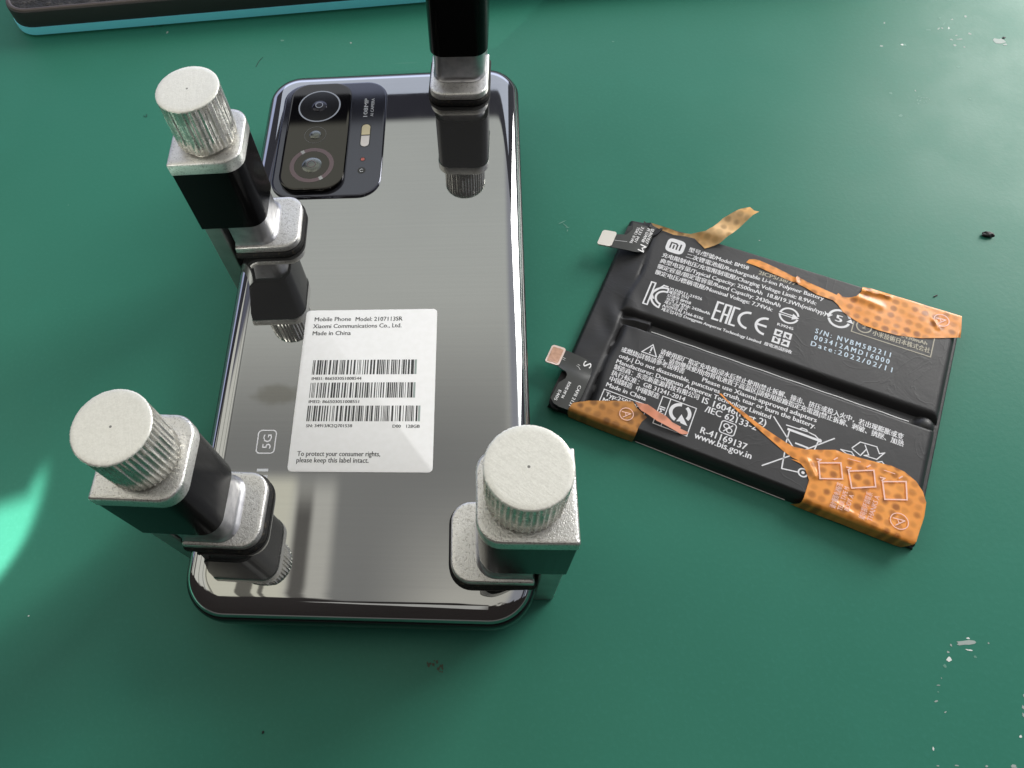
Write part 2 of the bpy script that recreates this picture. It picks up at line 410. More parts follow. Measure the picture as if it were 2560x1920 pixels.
def flatpoly(name, pts, z, m_, parent):
    return link(name, mesh(name, [(x, y, z) for x, y in pts], [tuple(range(len(pts)))]), m_, parent, 0)

def blob(cx, cy, rx, ry, ang, n=11, jag=.35, rnd=random):
    out = []
    for i in range(n):
        a = 2 * math.pi * i / n; r = 1 + rnd.uniform(-jag, jag)
        x, y = rx * r * math.cos(a), ry * r * math.sin(a); c, s = math.cos(ang), math.sin(ang)
        out.append((cx + x * c - y * s, cy + x * s + y * c))
    return out
# ---- ink: text and line art gathered as flat meshes
class Ink:
    def __init__(s): s.v = []; s.f = []; s.mi = []
    def poly(s, pts, z, mi=0):
        b = len(s.v); s.v += [(x, y, z) for x, y in pts]; s.f.append(tuple(range(b, b + len(pts)))); s.mi.append(mi)
    def line(s, pts, wd, z, mi=0, closed=False):
        P = [Vector(p) for p in pts]
        if closed: P = P + [P[0]]
        for k, (a, b) in enumerate(zip(P, P[1:])):
            d = b - a
            if d.length < 1e-6: continue
            d.normalize(); n = Vector((-d.y, d.x)) * wd / 2; e = d * wd / 2
            z_ = z + .0006 * k
            s.poly([tuple(a - e - n), tuple(b + e - n), tuple(b + e + n), tuple(a - e + n)], z_, mi)
    def arc(s, c, r, a0, a1, wd, z, mi=0, n=28, ry=None):
        ry = ry or r; t = [math.radians(a0 + (a1 - a0) * i / n) for i in range(n + 1)]
        for i in range(n):
            q = []
            for tt, rr in ((t[i], -1), (t[i + 1], -1), (t[i + 1], 1), (t[i], 1)):
                q.append((c[0] + (r + rr * wd / 2) * math.cos(tt), c[1] + (ry + rr * wd / 2) * math.sin(tt)))
            if a1 < a0: q.reverse()
            s.poly(q, z, mi)
    def disc(s, c, r, z, mi=0, n=24, ry=None):
        s.poly([(c[0] + r * math.cos(2 * math.pi * i / n), c[1] + (ry or r) * math.sin(2 * math.pi * i / n)) for i in range(n)], z, mi)
    def text(s, txt, x, y, length, size, ang=0, z=0, mi=0, bold=0.0, sxy=None, space=1.0):
        cu = bpy.data.curves.new('ink', 'FONT'); cu.body = txt; cu.size = size
        cu.resolution_u = 2; cu.fill_mode = 'FRONT'; cu.space_character = space
        ob = bpy.data.objects.new('ink', cu); COL.objects.link(ob)
        dg = bpy.context.evaluated_depsgraph_get(); oe = ob.evaluated_get(dg); me = oe.to_mesh()
        vs = [v.co.copy() for v in me.vertices]; fs = [tuple(p.vertices) for p in me.polygons]
        oe.to_mesh_clear(); bpy.data.objects.remove(ob); bpy.data.curves.remove(cu)
        if not vs: return
        x0 = min(v.x for v in vs); x1 = max(v.x for v in vs); k = length / max(x1 - x0, 1e-6) if length else 1
        ca, sa = math.cos(math.radians(ang)), math.sin(math.radians(ang)); b = len(s.v)
        offs = ((-bold, 0), (bold, 0)) if bold else ((0, 0),)
        for oi, (ou, ot) in enumerate(offs):
            b = len(s.v)
            for v in vs:
                u = (v.x - x0) * k + ou; t = v.y + ot
                s.v.append((x + u * ca - t * sa, y + u * sa + t * ca, z + oi * .006))
            for f in fs: s.f.append(tuple(b + i for i in f)); s.mi.append(mi)
    def build(s, name, mats, parent, zf=None):
        if zf: s.v = [(x, y, z + zf(x, y)) for x, y, z in s.v]
        me = mesh(name, s.v, s.f, s.mi)
        bm = bmesh.new(); bm.from_mesh(me)
        for f in bm.faces:
            if f.normal.z < 0: f.normal_flip()
        bm.to_mesh(me); bm.free()
        return link(name, me, mats, parent, 0)

# ================================================================== SETTING
tb = rrect(0, 0, 1600, 1100, 20, 0, 6)
table = link('table_surface', mesh('table_surface', *loft([[(x, y, -30) for x, y, z in tb], [(x, y, -1) for x, y, z in tb], rrect(0, 0, 1598, 1098, 19, 0, 6)])), 'green_mat', None, 30)
tag(table, 'glossy green bench mat with rubbed patches and white specks', 'mat', kind='structure')

def blob(cx, cy, rx, ry, ang, n=11, jag=.35, rnd=random):
    out = []
    for i in range(n):
        a = 2 * math.pi * i / n; r = 1 + rnd.uniform(-jag, jag)
        x, y = rx * r * math.cos(a), ry * r * math.sin(a); c, s = math.cos(ang), math.sin(ang)
        out.append((cx + x * c - y * s, cy + x * s + y * c))
    return out
# ================================================================== PHONE
PW, PH, Z0 = 76.9, 164.1, 9.18
phone = tag(empty('smartphone', (0, 0, Z0)), 'grey mirror-backed smartphone lying face down, held by four screw clamps', 'smartphone')
def ring(d, z, r=10.2): return rrect(0, 0, PW - 2 * d, PH - 2 * d, max(r - d, .5), z, 14)
prof = [(1.4, 0), (.7, .15), (.25, .7), (.05, 1.6), (0, 2.6), (0, 4.2), (.10, 5.2), (.35, 5.8), (.62, 6.05)]
link('frame', mesh('frame', *loft([ring(d, z) for d, z in prof], True, True)), 'phone_frame', phone, 50)
gl = [(.70, 5.7)]
for i in range(0, 15):
    t = i / 14 * math.pi / 2
    gl.append((.68 + 5.6 * (1 - math.cos(t)), 5.95 + 2.85 * math.sin(t)))
rings = [ring(d, z, 10.2) for d, z in gl]
for e in (1.0, 2.5): rings.append(ring(gl[-1][0] + e, 8.8))
vs, fs = loft(rings, False, False)
nb = len(rings[0]); c0 = (len(rings) - 1) * nb; fs.append(tuple(range(c0, c0 + nb)))
bg_ = link('back_glass', mesh('back_glass', vs, fs), 'mirror_grey_glass', phone, 60)
tag(bg_, 'mirror-like grey glass back')
TOP = 8.8
# 5G badge and half hidden brand bars on the glass
ik = Ink()
ik.line(rrect(-23.3, -42.05, 4.3, 5.75, .9, 0, 5) and [(p[0], p[1]) for p in rrect(-23.3, -42.05, 4.3, 5.75, .9, 0, 5)], .26, TOP + .03, 0, True)
ik.text('5G', -22.15, -43.75, 3.5, 2.9, 90, TOP + .03, 0, .02)
ik.poly([(-24.6, -49.4), (-21.95, -49.4), (-21.95, -48.74), (-24.6, -48.74)], TOP + .03, 1)
ik.poly([(-22.85, -50.9), (-21.9, -50.9), (-21.9, -50.3), (-22.85, -50.3)], TOP + .03, 1)
ik.build('printed_marks', ['print_pale', 'print_silver'], phone)

# camera bump
bcx, bcy, bw, bh = -16.6, 53.1, 31.6, 44.6
cb = [rrect(bcx, bcy, bw, bh, 6.6, TOP - .3, 12), rrect(bcx, bcy, bw, bh, 6.6, TOP + .25, 12), rrect(bcx, bcy, bw - .25, bh - .25, 6.5, TOP + .5, 12),
      rrect(bcx, bcy, bw - .8, bh - .8, 6.2, TOP + .62, 12), rrect(bcx, bcy, bw - 1.6, bh - 1.6, 5.8, TOP + .62, 12)]
bump = link('camera_bump', mesh('camera_bump', *loft(cb, False, True)), 'camera_plate_glass', phone, 40)
ux, uy, uw, uh = -20.6, 53.2, 18.6, 41.4
up = [rrect(ux, uy, uw, uh, 5.6, TOP + .5, 12), rrect(ux, uy, uw, uh, 5.6, TOP + 1.75, 12), rrect(ux, uy, uw - .25, uh - .25, 5.5, TOP + 1.95, 12),
      rrect(ux, uy, uw - .8, uh - .8, 5.2, TOP + 2.02, 12), rrect(ux, uy, uw - 1.6, uh - 1.6, 4.8, TOP + 2.02, 12)]
link('lens_plate', mesh('lens_plate', *loft(up, False, True)), 'camera_inner_glass', bump, 40)
UZ = TOP + 2.02
def lens(name, x, y, ringr, ringw, rm, glassr, gm, label, gaps=(), pupil=0):
    I = Ink(); I.arc((x, y), ringr, 0, 360, ringw, UZ + .03, 0, 48)
    I.disc((x, y), ringr - ringw / 2 - .02, UZ + .015, 1, 40)
    for g in gaps: I.arc((x, y), ringr, g - 5, g + 5, ringw, UZ + .045, 3, 4)
    # domed glass element
    b = len(I.v); n = 28; rr = [(1, .03), (.93, .14), (.75, .30), (.5, .40), (.2, .45)]
    for k, z in rr:
        for i in range(n):
            a = 2 * math.pi * i / n; I.v.append((x + glassr * k * math.cos(a), y + glassr * k * math.sin(a), UZ + z))
    for k in range(len(rr) - 1):
        for i in range(n):
            j = (i + 1) % n; I.f.append((b + k * n + i, b + k * n + j, b + (k + 1) * n + j, b + (k + 1) * n + i)); I.mi.append(2)
    I.f.append(tuple(b + (len(rr) - 1) * n + i for i in range(n))); I.mi.append(2)
    if pupil: I.arc((x, y), pupil, 0, 360, .22, UZ + .47, 0, 20)
    o = I.build(name, [rm, 'camera_inner_glass' if gm == 'lens_pale' else 'black_gloss', gm, 'lens_ring_light'], bump)
    for p in o.data.polygons: p.use_smooth = p.material_index == 2
    tag(o, label)
lens('lens', -20.75, 64.35, 6.15, .42, 'lens_ring_silver', 2.25, 'lens_coat', 'top lens with thin silver ring', pupil=1.05)
lens('lens', -20.85, 52.85, 3.15, .16, 'lens_ring_thin', 1.75, 'lens_pale', 'small middle lens')
lens('lens', -20.75, 41.35, 5.75, 1.25, 'lens_ring_pink', 2.85, 'lens_pale', 'bottom lens with broad brownish ring', (122, 302), 1.2)
# flash, leds, text
FZ = TOP + .62
I = Ink()
pts = rrect(-6.35, 53.35, 2.45, 8.6, 1.2, 0, 8)
top_ = [(x, y) for x, y, z in pts if y >= 53.6]; bot_ = [(x, y) for x, y, z in pts if y <= 53.2]
I.poly([(-5.12, 53.6)] + [p for p in top_ if True] + [(-7.57, 53.6)], FZ + .04, 0)
I.poly([(-7.57, 53.2)] + bot_ + [(-5.12, 53.2)], FZ + .04, 1)
I.poly([(p[0], p[1]) for p in rrect(-6.35, 53.35, 3.0, 9.2, 1.5, 0, 8)], FZ + .02, 2)
I.build('flash', ['flash_yellow', 'flash_white', 'black_gloss'], bump)
I = Ink(); I.disc((-6.5, 44.17), .55, FZ + .03, 0); I.disc((-6.5, 44.17), .8, FZ + .02, 1); I.disc((-6.55, 40.0), 1.15, FZ + .02, 1)
I.arc((-6.55, 40.0), .5, 30, 330, .16, FZ + .03, 2, 14)
I.build('sensor', ['red_led', 'black_gloss', 'print_silver'], bump)
I = Ink(); I.text('108MP', -6.35, 60.75, 7.5, 1.75, 90, FZ + .03, 0, .03); I.text('AI CAMERA', -4.55, 60.8, 7.35, 1.35, 90, FZ + .03, 0, .02)
I.build('printed_text', ['print_silver'], bump)

# sticker
sw, sh, scx, scy = 33.5, 43.35, -.7, -27.75
st = [rrect(scx, scy, sw, sh, 1.1, TOP + .02, 6), rrect(scx, scy, sw, sh, 1.1, TOP + .11, 6), rrect(scx, scy, sw - .1, sh - .1, 1.05, TOP + .13, 6)]
stick = tag(link('paper_label', mesh('paper_label', *loft(st)), 'label_paper', phone, 30), 'white paper label with barcodes')
SZ = TOP + .15
I = Ink()
for t, x, y, L, s in [('Mobile Phone', -15.1, -9.3, 9.35, 1.72), ('Model: 2107113SR', -4.55, -9.4, 11.9, 1.72), ('Xiaomi Communications Co., Ltd.', -15.3, -11.35, 22.5, 1.72), ('Made in China', -15.2, -13.4, 9.7, 1.72),
        ('To protect your consumer rights,', -15.5, -45.6, 19.4, 1.75), ('please keep this label intact.', -15.5, -47.17, 16.8, 1.75),
        ('IMEI1: 866503051008544', -14.1, -25.95, 12.2, 1.12), ('IMEI2: 866503051008551', -14.2, -32.15, 12.2, 1.12), ('SN: 34913/K2Q701538', -14.2, -38.4, 11.0, 1.12), ('D00', 6.4, -38.5, 1.9, 1.12), ('128GB', 9.6, -38.5, 3.15, 1.12)]:
    I.text(t, x, y, L, s, 0, SZ, 0, .03)
I.build('printed_text', ['print_black'], stick)
rb_ = random.Random(3)
for (x0, x1, y1, y0) in ((-14.25, 11.45, -20.5, -24.5), (-14.25, 11.36, -26.7, -30.75), (-14.3, 12.74, -32.85, -36.87)):
    I = Ink(); x = x0; m_ = .152
    while x < x1 - 1.0:
        b = rb_.choice((1, 1, 2, 2, 3)) * m_; g = rb_.choice((1, 1, 2, 3)) * m_
        I.poly([(x, y0), (x + b, y0), (x + b, y1), (x, y1)], SZ); x += b + g
    I.poly([(x1 - .9, y0), (x1 - .66, y0), (x1 - .66, y1), (x1 - .9, y1)], SZ)
    I.poly([(x1 - .5, y0), (x1, y0), (x1, y1), (x1 - .5, y1)], SZ, 1)
    I.build('barcode', ['print_black', 'scuff_grey'], stick)

# ================================================================== CLAMPS
D, HK, GAP, TC, ZB, HB, WY, DX = 14.16, 13.25, .5, 3.36, 30.25, 20.16, 17.1, 17.17
RR = 4.3; ZF = 22.0; TF = 2.2
def lathe_knob(seed, worn):
    rnd = random.Random(seed); N = 288; ribs = 44
    ph = [rnd.uniform(-.3, .3) if worn else 0 for _ in range(ribs)]; am = [rnd.uniform(.05, .34) if worn else rnd.uniform(.30, .40) for _ in range(ribs)]
    def rad(i):
        t = i / N * ribs; k = int(t) % ribs; f = t - int(t)
        return D / 2 - am[k] * abs(math.sin(math.pi * min(max(f + ph[k] * .3, 0), 1))) ** .7
    z0, z1 = 0, HK
    R0 = [rad(i) for i in range(N)]
    def rg(z, f, add=0, jit=0):
        return [((R0[i] * f + add + rnd.uniform(-jit, jit)) * math.cos(2 * math.pi * i / N), (R0[i] * f + add + rnd.uniform(-jit, jit)) * math.sin(2 * math.pi * i / N), z) for i in range(N)]
    cir = lambda r, z, j=0: [((r + rnd.uniform(-j, j)) * math.cos(2 * math.pi * i / N), (r + rnd.uniform(-j, j)) * math.sin(2 * math.pi * i / N), z) for i in range(N)]
    rings = [cir(D / 2 - .9, -GAP + .02), cir(D / 2 - .9, 0), cir(D / 2 - .45, .05), rg(.35, 1), rg(HK * .33, 1), rg(HK * .66, 1), rg(HK - .45, 1), cir(D / 2 - .02, HK - .28, .05), cir(D / 2 - .1, HK - .1, .06), cir(D / 2 - .35, HK, .05), cir(D / 2 - 1.2, HK + .01)]
    vs, fs = loft(rings)
    n = N; mi = []
    for k in range(len(rings) - 1): mi += [0 if k < 6 else 1] * n
    mi += [0, 1]
    return mesh('knob', vs, fs, mi)
KN = lathe_knob(1, False); KW = lathe_knob(5, True)
for m_ in (KN, KW): m_.materials.append(MATS['knurled_aluminium']); m_.materials.append(MATS['knob_top'])
for m_ in (KN, KW):
    for p in m_.polygons: p.use_smooth = True
    try: m_.set_sharp_from_angle(angle=math.radians(50))
    except Exception: pass
def lk(name, me, parent):
    o = bpy.data.objects.new(name, me); COL.objects.link(o); o.parent = parent; return o
def clamp(x, y, a, ext, label, worn=False, kz=0, kr=0):
    c = tag(empty('screw_clamp', (x, y, 0), a), label, 'clamp', 'screw clamps holding the phone')
    k = lk('knob', KW if worn else KN, c); k.location = (.24 * MM, 0, (ZB + HB + TC + GAP + kz) * MM); k.rotation_euler = (0, 0, kr)
    if worn: k['label'] = 'knob with worn uneven fluting'
    zt = ZB + HB; u = DX / 2
    link('top_plate', mesh('top_plate', *loft([dsec(-u, u, WY, RR, zt, .3), dsec(-u, u, WY, RR, zt + .05), dsec(-u, u, WY, RR, zt + TC - .5), dsec(-u, u, WY, RR, zt + TC - .15, .15), dsec(-u, u, WY, RR, zt + TC, .5), dsec(-u, u, WY, RR, zt + TC, 1.2)])), 'cast_aluminium', c, 50)
    link('sleeve', mesh('sleeve', *loft([dsec(-u, u, WY, RR, ZB, .45), dsec(-u, u, WY, RR, ZB + .15, .2), dsec(-u, u, WY, RR, zt - .15, .2), dsec(-u, u, WY, RR, zt, .45)])), 'black_anodised', c, 50)
    b0, b1 = -u + .5, -u + 5.0
    link('back_bar', mesh('back_bar', *loft([dsec(b0, b1, WY - 1.6, .5, .0, .2), dsec(b0, b1, WY - 1.6, .5, .3), dsec(b0, b1, WY - 1.6, .5, ZB + .5)])), 'bar_aluminium', c, 40)
    jt = Z0 - 1.0
    jaw = link('lower_jaw', mesh('lower_jaw', *loft([dsec(b1 - .3, u + ext - 1, WY - 1.6, RR, .0, .3), dsec(b1 - .3, u + ext - 1, WY - 1.6, RR, .3), dsec(b1 - .3, u + ext - 1, WY - 1.6, RR, jt)])), 'bar_aluminium', c, 40)
    link('rubber_pad', mesh('rubber_pad', *loft([dsec(b1 + .4, u + ext - 1.3, WY - 2.2, RR, jt), dsec(b1 + .4, u + ext - 1.3, WY - 2.2, RR, Z0)])), 'black_rubber', jaw, 40)
    f0, f1 = -u + ext + .1, u + ext; q = ZF - TF
    ft = link('foot_plate', mesh('foot_plate', *loft([dsec(f0, f1, WY, RR, q, .3), dsec(f0, f1, WY, RR, q + .25), dsec(f0, f1, WY, RR, ZF - .45), dsec(f0, f1, WY, RR, ZF - .12, .14), dsec(f0, f1, WY, RR, ZF, .45), dsec(f0, f1, WY, RR, ZF, 1.2)])), 'cast_aluminium', c, 50)
    s0, s1 = f0 + .1, u - .35
    link('stem', mesh('stem', *loft([dsec(s0, s1 + .9, WY - 1.6, RR, ZF - .3), dsec(s0, s1 + .9, WY - 1.6, RR, ZF + .15), dsec(s0, s1 + .35, WY - 1.6, RR, ZF + .5, .2), dsec(s0, s1, WY - 1.6, RR - .3, ZF + 1.2, .35), dsec(s0, u - .5, WY - 1.6, RR - .3, ZB + .4, .35)])), 'machined_aluminium', ft, 60)
    pz = Z0 + 8.8
    link('rubber_pad', mesh('rubber_pad', *loft([dsec(f0, f1, WY, RR, pz + .02, .1), dsec(f0, f1, WY, RR, pz + .3, -.5), dsec(f0, f1, WY, RR, q - .5, -.55), dsec(f0, f1, WY, RR, q - .05, -.1), dsec(f0, f1, WY, RR, q, .3)])), 'black_rubber', ft, 50)
    return c
clamp(-34.29, -59.15, math.radians(-1.65), 5.26, 'clamp with cream ribbed knob on the phone corner beside the 5G mark', kr=.3)
clamp(34.89, -65.72, math.radians(180.23), 5.68, 'clamp with cream ribbed knob on the phone corner nearest the orange-taped battery', kr=.9)
clamp(-35.82, 19.67, math.radians(1.33), 6.11, 'clamp with worn unevenly fluted knob, just below the phone camera bump', True, kr=.1)
clamp(21.13, 78.54, math.radians(-92.25), 5.49, 'clamp on the top short edge of the phone, knob out of the picture', kr=.5)

# ================================================================== BATTERY
TH = math.radians(-24.0)
bat = tag(empty('phone_battery', (45.8, -26.3, 0), TH), 'black two-cell phone battery with white print and torn orange tape', 'battery')
def ss(a, b, x):
    t = min(max((x - a) / (b - a), 0), 1); return t * t * (3 - 2 * t)
def edge(d, r, h):                       # rounded pouch edge: height at distance d inside
    if d <= 0: return 0
    if d >= r: return h
    t = 1 - d / r; return h * math.sqrt(max(0, 1 - t * t))
HC = 4.65
def bh(x, y):
    wv = .14 * math.sin(x * .35 + y * .12) + .05 * math.sin(x * .7 - y * .31 + 1.3 * math.sin(y * .17)) + .02 * math.sin(y * .83 + x * .3)
    lx = 6.4 + .5 * math.sin(y * .3)
    low = min(edge(x - lx, 2.2, HC), edge(84.0 - x, 2.4, HC), edge(y - .35, 1.7, HC), edge(29.9 - y, 1.5, HC))
    upp = min(edge(x - lx + 1.6, 2.2, HC), edge(84.2 - x, 2.4, HC), edge(64.5 - y, 1.7, HC), edge(y - 31.9, 2.6, HC))
    h = max(low, upp)
    gr = 2.5 * ss(1, 4, x) if 25 < y < 36 else 0        # floor of the seam
    h = max(h, gr if x < 83.5 else 0)
    # cable shelf on the left, film wrapped down in folds
    if x < 16:
        ed = min(edge(x + 2.3, 1.2, 1), edge(y - .4, .8, 1), edge(64.2 - y, .8, 1))
        sh_ = (2.3 + .22 * max(x + 2, 0) * (1 if x < 6 else 1) + wv * 1.5) * ed
        f = 1 - ss(5.5, 9, x)
        if 26 < y < 36: f = max(f, (1 - ss(13.6, 14.8, x)) * .85 * (1 - abs(y - 31) / 6))
        h = max(h, sh_ * f + 0 * x)
        h += (.30 * math.sin((x * .9 + y * .55)) * math.exp(-((y - 31) / 6) ** 2) * math.exp(-((x - 6) / 5) ** 2)) * ed
    # lump bridging the seam at the right end
    q = math.hypot((x - 81.2) / 2.4, (y - 30.6) / 2.6)
    if q < 1: h = max(h, 4.3 * math.sqrt(1 - q * q) ** .6)
    if x > 83.4:  h = max(h, edge(85.0 - x, .6, 2.2) * (1 if .8 < y < 64 else .5))
    return max(h, 0.15)
xs = sorted(set([round(-2.3 + .5 * i, 3) for i in range(0, 176)] + [round(-2.3 + .12 * i, 3) for i in range(14)] + [round(83.2 + .12 * i, 3) for i in range(16)]))
xs = [x for x in xs if x <= 85.0]
ys = sorted(set([round(.3 + .5 * i, 3) for i in range(0, 129)] + [round(.3 + .1 * i, 3) for i in range(20)] + [round(28.2 + .12 * i, 3) for i in range(55)] + [round(62.6 + .1 * i, 3) for i in range(20)]))
ys = [y for y in ys if y <= 64.5]
nx, ny = len(xs), len(ys)
vs = [(x, y, bh(x, y)) for y in ys for x in xs]
fs = [(j * nx + i, j * nx + i + 1, (j + 1) * nx + i + 1, (j + 1) * nx + i) for j in range(ny - 1) for i in range(nx - 1)]
# skirt to the table
rim = [i for i in range(nx)] + [j * nx + nx - 1 for j in range(1, ny)] + [(ny - 1) * nx + i for i in range(nx - 2, -1, -1)] + [j * nx for j in range(ny - 2, 0, -1)]
b0 = len(vs); vs += [(vs[i][0], vs[i][1], .02) for i in rim]; n = len(rim)
for i in range(n): fs.append((rim[i], b0 + i, b0 + (i + 1) % n, rim[(i + 1) % n]))
fs.append(tuple(b0 + i for i in reversed(range(n))))
cells = link('cell_pouch', mesh('cell_pouch', vs, fs), 'battery_film', bat, 75)
# light heat-seal line along the seam; pale strip paints the near edge seam's highlight
def strip(pts, wd, z):
    vs = []; n = len(pts)
    for x, y in pts: vs += [(x, y - wd / 2, z), (x, y + wd / 2, z)]
    return link('seal_highlight_line', mesh('seal_highlight_line', vs, [(2 * i, 2 * i + 2, 2 * i + 3, 2 * i + 1) for i in range(n - 1)]), 'seam_line', bat, 0)
strip([(14.8 + 1.0 * i, 30.25 + .05 * math.sin(i * .7)) for i in range(64)], .22, 2.9)
strip([(21.0 + 2 * i, .12) for i in range(19)], .22, .55)

PZ = HC + .045
I = Ink()
def T(lst, mi=0, size=None, bold=.012, sp=1.0):
    for t, x, y, L, h, a in lst:
        I.text(t, x, y, L, h * 1.20, 0, PZ, mi, .05, space=sp)
BT = [('型号/型號/Model: BM58', 15.98, 57.55, 16.12, 1.5, 0), ('二次锂電池組/Rechargeable Li-ion Polymer Battery', 15.93, 55.35, 36.01, 1.5, 0),
    ('充电限制电压/充電限制電壓/Charging Voltage Limit: 8.9Vdc', 9.94, 53.15, 40.62, 1.5, 0), ('典型电容量/Typical Capacity: 2500mAh  18.8/19.3Wh(min/typ)', 9.99, 51.05, 43.43, 1.5, 0),
    ('额定容量/額定電容量/Rated Capacity: 2430mAh', 9.93, 49.05, 32.56, 1.5, 0), ('额定电压/標稱電壓/Nominal Voltage: 7.74Vdc', 9.93, 47.0, 31.05, 1.5, 0),
    ('YU10211-21026', 15.04, 43.4, 8.66, 1.1, 0), ('제품명 전지', 15.15, 42.3, 5.21, 1.05, 0), ('모델명 BM58', 15.11, 41.05, 6.32, 1.05, 0), ('정격 7.74Vdc 2430mAh', 15.2, 39.85, 11.62, 1.05, 0),
    ('제조국명 중국', 15.08, 38.8, 6.13, 1.05, 0), ('A/S연락처 1566-8106', 14.92, 37.65, 10.8, 1.05, 0), ('제조업자명 Dongguan Amperex Technology Limited', 15.02, 36.45, 25.75, 1.05, 0),
    ('R39245', 43.17, 43.5, 3.93, .95, 0), ('廢電池請回收', 41.61, 36.55, 6.76, 1.0, 0)]
T(BT)
T([('2ICP5/38/77', 34.88, 57.2, 9.6, 1.5, 0), ('小米技術日本株式会社', 65.01, 49.8, 13.34, 1.5, 0), ('2430mAh', 71.4, 51.8, 6.0, 1.3, 0)], 2)
T([('S/N: NVBM582211', 52.21, 44.9, 17.9, 1.75, 0), ('003412AMD16000', 52.35, 42.85, 17.85, 1.75, 0), ('Date:2022/02/11', 52.05, 40.8, 19.19, 1.75, 0)], 1, sp=1.45)
LT = [('请使用原厂指定充电器|浸水后禁止使用|禁止拆解、撞击、挤压或投入火中，若出现膨胀或变', 18.76, 23.9, 58.05, 1.5, 0),
    ('形，请勿继续使用|勿将电池置于高温区|請使用原廠指定充電器|禁止拆解、刺破、擠壓、加熱', 18.64, 22.15, 58.5, 1.5, 0),
    ('或燃烧|詳情請參考說明書', 9.56, 20.6, 16.31, 1.5, 0), ('Please use Xiaomi-approved adapters', 30.57, 20.3, 27.46, 1.5, 0),
    ('only.| Do not disassemble, punctures, crush, tear or burn the battery.', 9.61, 18.65, 48.54, 1.5, 0), ('Manufacturer: Dongguan Amperex Technology Limited', 9.53, 16.85, 38.6, 1.5, 0),
    ('制造商：东莞新能源科技有限公司', 9.55, 15.05, 21.62, 1.5, 0), ('执行标准：GB 31241-2014', 9.48, 13.2, 18.82, 1.5, 0), ('中国制造  中國製造', 9.61, 11.4, 12.7, 1.5, 0), ('Made in China', 9.42, 9.55, 10.19, 1.5, 0),
    ('Typ:2500mAh', 10.14, 6.95, 9.86, 1.45, 0), ('Min:2430mAh', 10.04, 5.15, 9.83, 1.45, 0), ('IS 16046(Part 2)', 32.18, 14.6, 15.38, 2.1, 0), ('/IEC 62133-2', 33.5, 12.55, 12.3, 2.1, 0), ('R-41169137', 34.09, 6.65, 10.94, 2.1, 0), ('www.bis.gov.in', 33.14, 4.85, 13.48, 2.1, 0)]
T(LT)
# box corners and emblems
Lw = .24
I.line([(60.2, 51.9), (60.2, 48.8), (78.75, 48.75), (78.75, 54.5)], Lw, PZ, 2)
I.arc((62.75, 51.4), 1.75, 150, 395, .3, PZ, 2); I.text('2', 62.3, 50.75, .9, 1.5, 0, PZ, 2, .02)
I.line([(9.35, 4.2), (9.38, 8.6), (20.48, 8.6), (20.48, 4.2)], Lw, PZ)
I.line([(23.15, 4.6), (23.15, 12.55), (31.5, 12.55), (31.5, 4.55)], Lw, PZ, 0, True); I.line([(25.15, 4.6), (25.15, 12.4)], Lw, PZ + .01)
I.text('MI', 24.7, 7.7, 2.0, 1.9, 90, PZ, 0, .05)
I.arc((28.3, 9.8), 2.25, 95, 255, .85, PZ); I.arc((28.3, 9.8), 2.25, 62, -28, .85, PZ)
I.poly([(28.72, 9.6), (28.1, 7.3), (28.9, 7.6), (29.2, 7.25), (30.9, 7.15)], PZ)
I.line([(14.45, 22.55), (18.25, 22.55), (16.4, 25.6)], .28, PZ, 0, True); I.line([(16.45, 24.7), (16.4, 23.7)], .36, PZ); I.disc((16.38, 23.1), .22, PZ)
I.line([(p[0], p[1]) for p in rrect(39.75, 10.45, 3.5, 3.3, .7, 0, 4)], .26, PZ, 0, True)
I.arc((39.3, 10.9), .62, 0, 360, .26, PZ, n=14); I.arc((40.2, 10.0), .62, 0, 360, .26, PZ, n=14); I.line([(39.0, 9.4), (40.6, 11.5)], .26, PZ + .01)
# K with striped C
I.line([(10.05, 36.75), (10.05, 44.1), (11.15, 44.1), (11.15, 36.75)], .42, PZ, 0, True)
I.line([(11.3, 40.9), (13.4, 44.2), (14.4, 44.2)], .42, PZ + .01); I.line([(11.3, 40.4), (12.0, 39.3)], .42, PZ + .01)
for r_ in (3.3, 2.15): I.arc((14.6, 40.3), r_, 85, 262, .55, PZ)
I.line([(14.85, 42.4), (14.85, 43.6)], .4, PZ + .01); I.line([(14.2, 37.0), (14.2, 38.2)], .4, PZ + .01)
# EAC block letters
for ex, segs in ((27.75, [((0, 0), (0, 5.5)), ((0, 5.5), (1.3, 5.5)), ((0, 2.8), (1.2, 2.8)), ((0, 0), (1.3, 0))]), (29.9, [((0, 0), (0, 5.5)), ((0, 5.5), (1.35, 5.5)), ((1.35, 0), (1.35, 5.5)), ((0, 2.4), (1.35, 2.4))]), (32.05, [((0, 0), (0, 5.5)), ((0, 5.5), (1.2, 5.5)), ((0, 0), (1.2, 0))])):
    for q, (a, b) in enumerate(segs): I.line([(ex + a[0], 39.1 + a[1]), (ex + b[0], 39.1 + b[1])], .56, PZ + .003 * q)
# CE
I.arc((36.35, 42.0), 2.45, 88, 272, .68, PZ); I.arc((40.75, 41.95), 2.45, 88, 272, .68, PZ); I.line([(38.5, 41.95), (40.6, 41.95)], .64, PZ + .01)
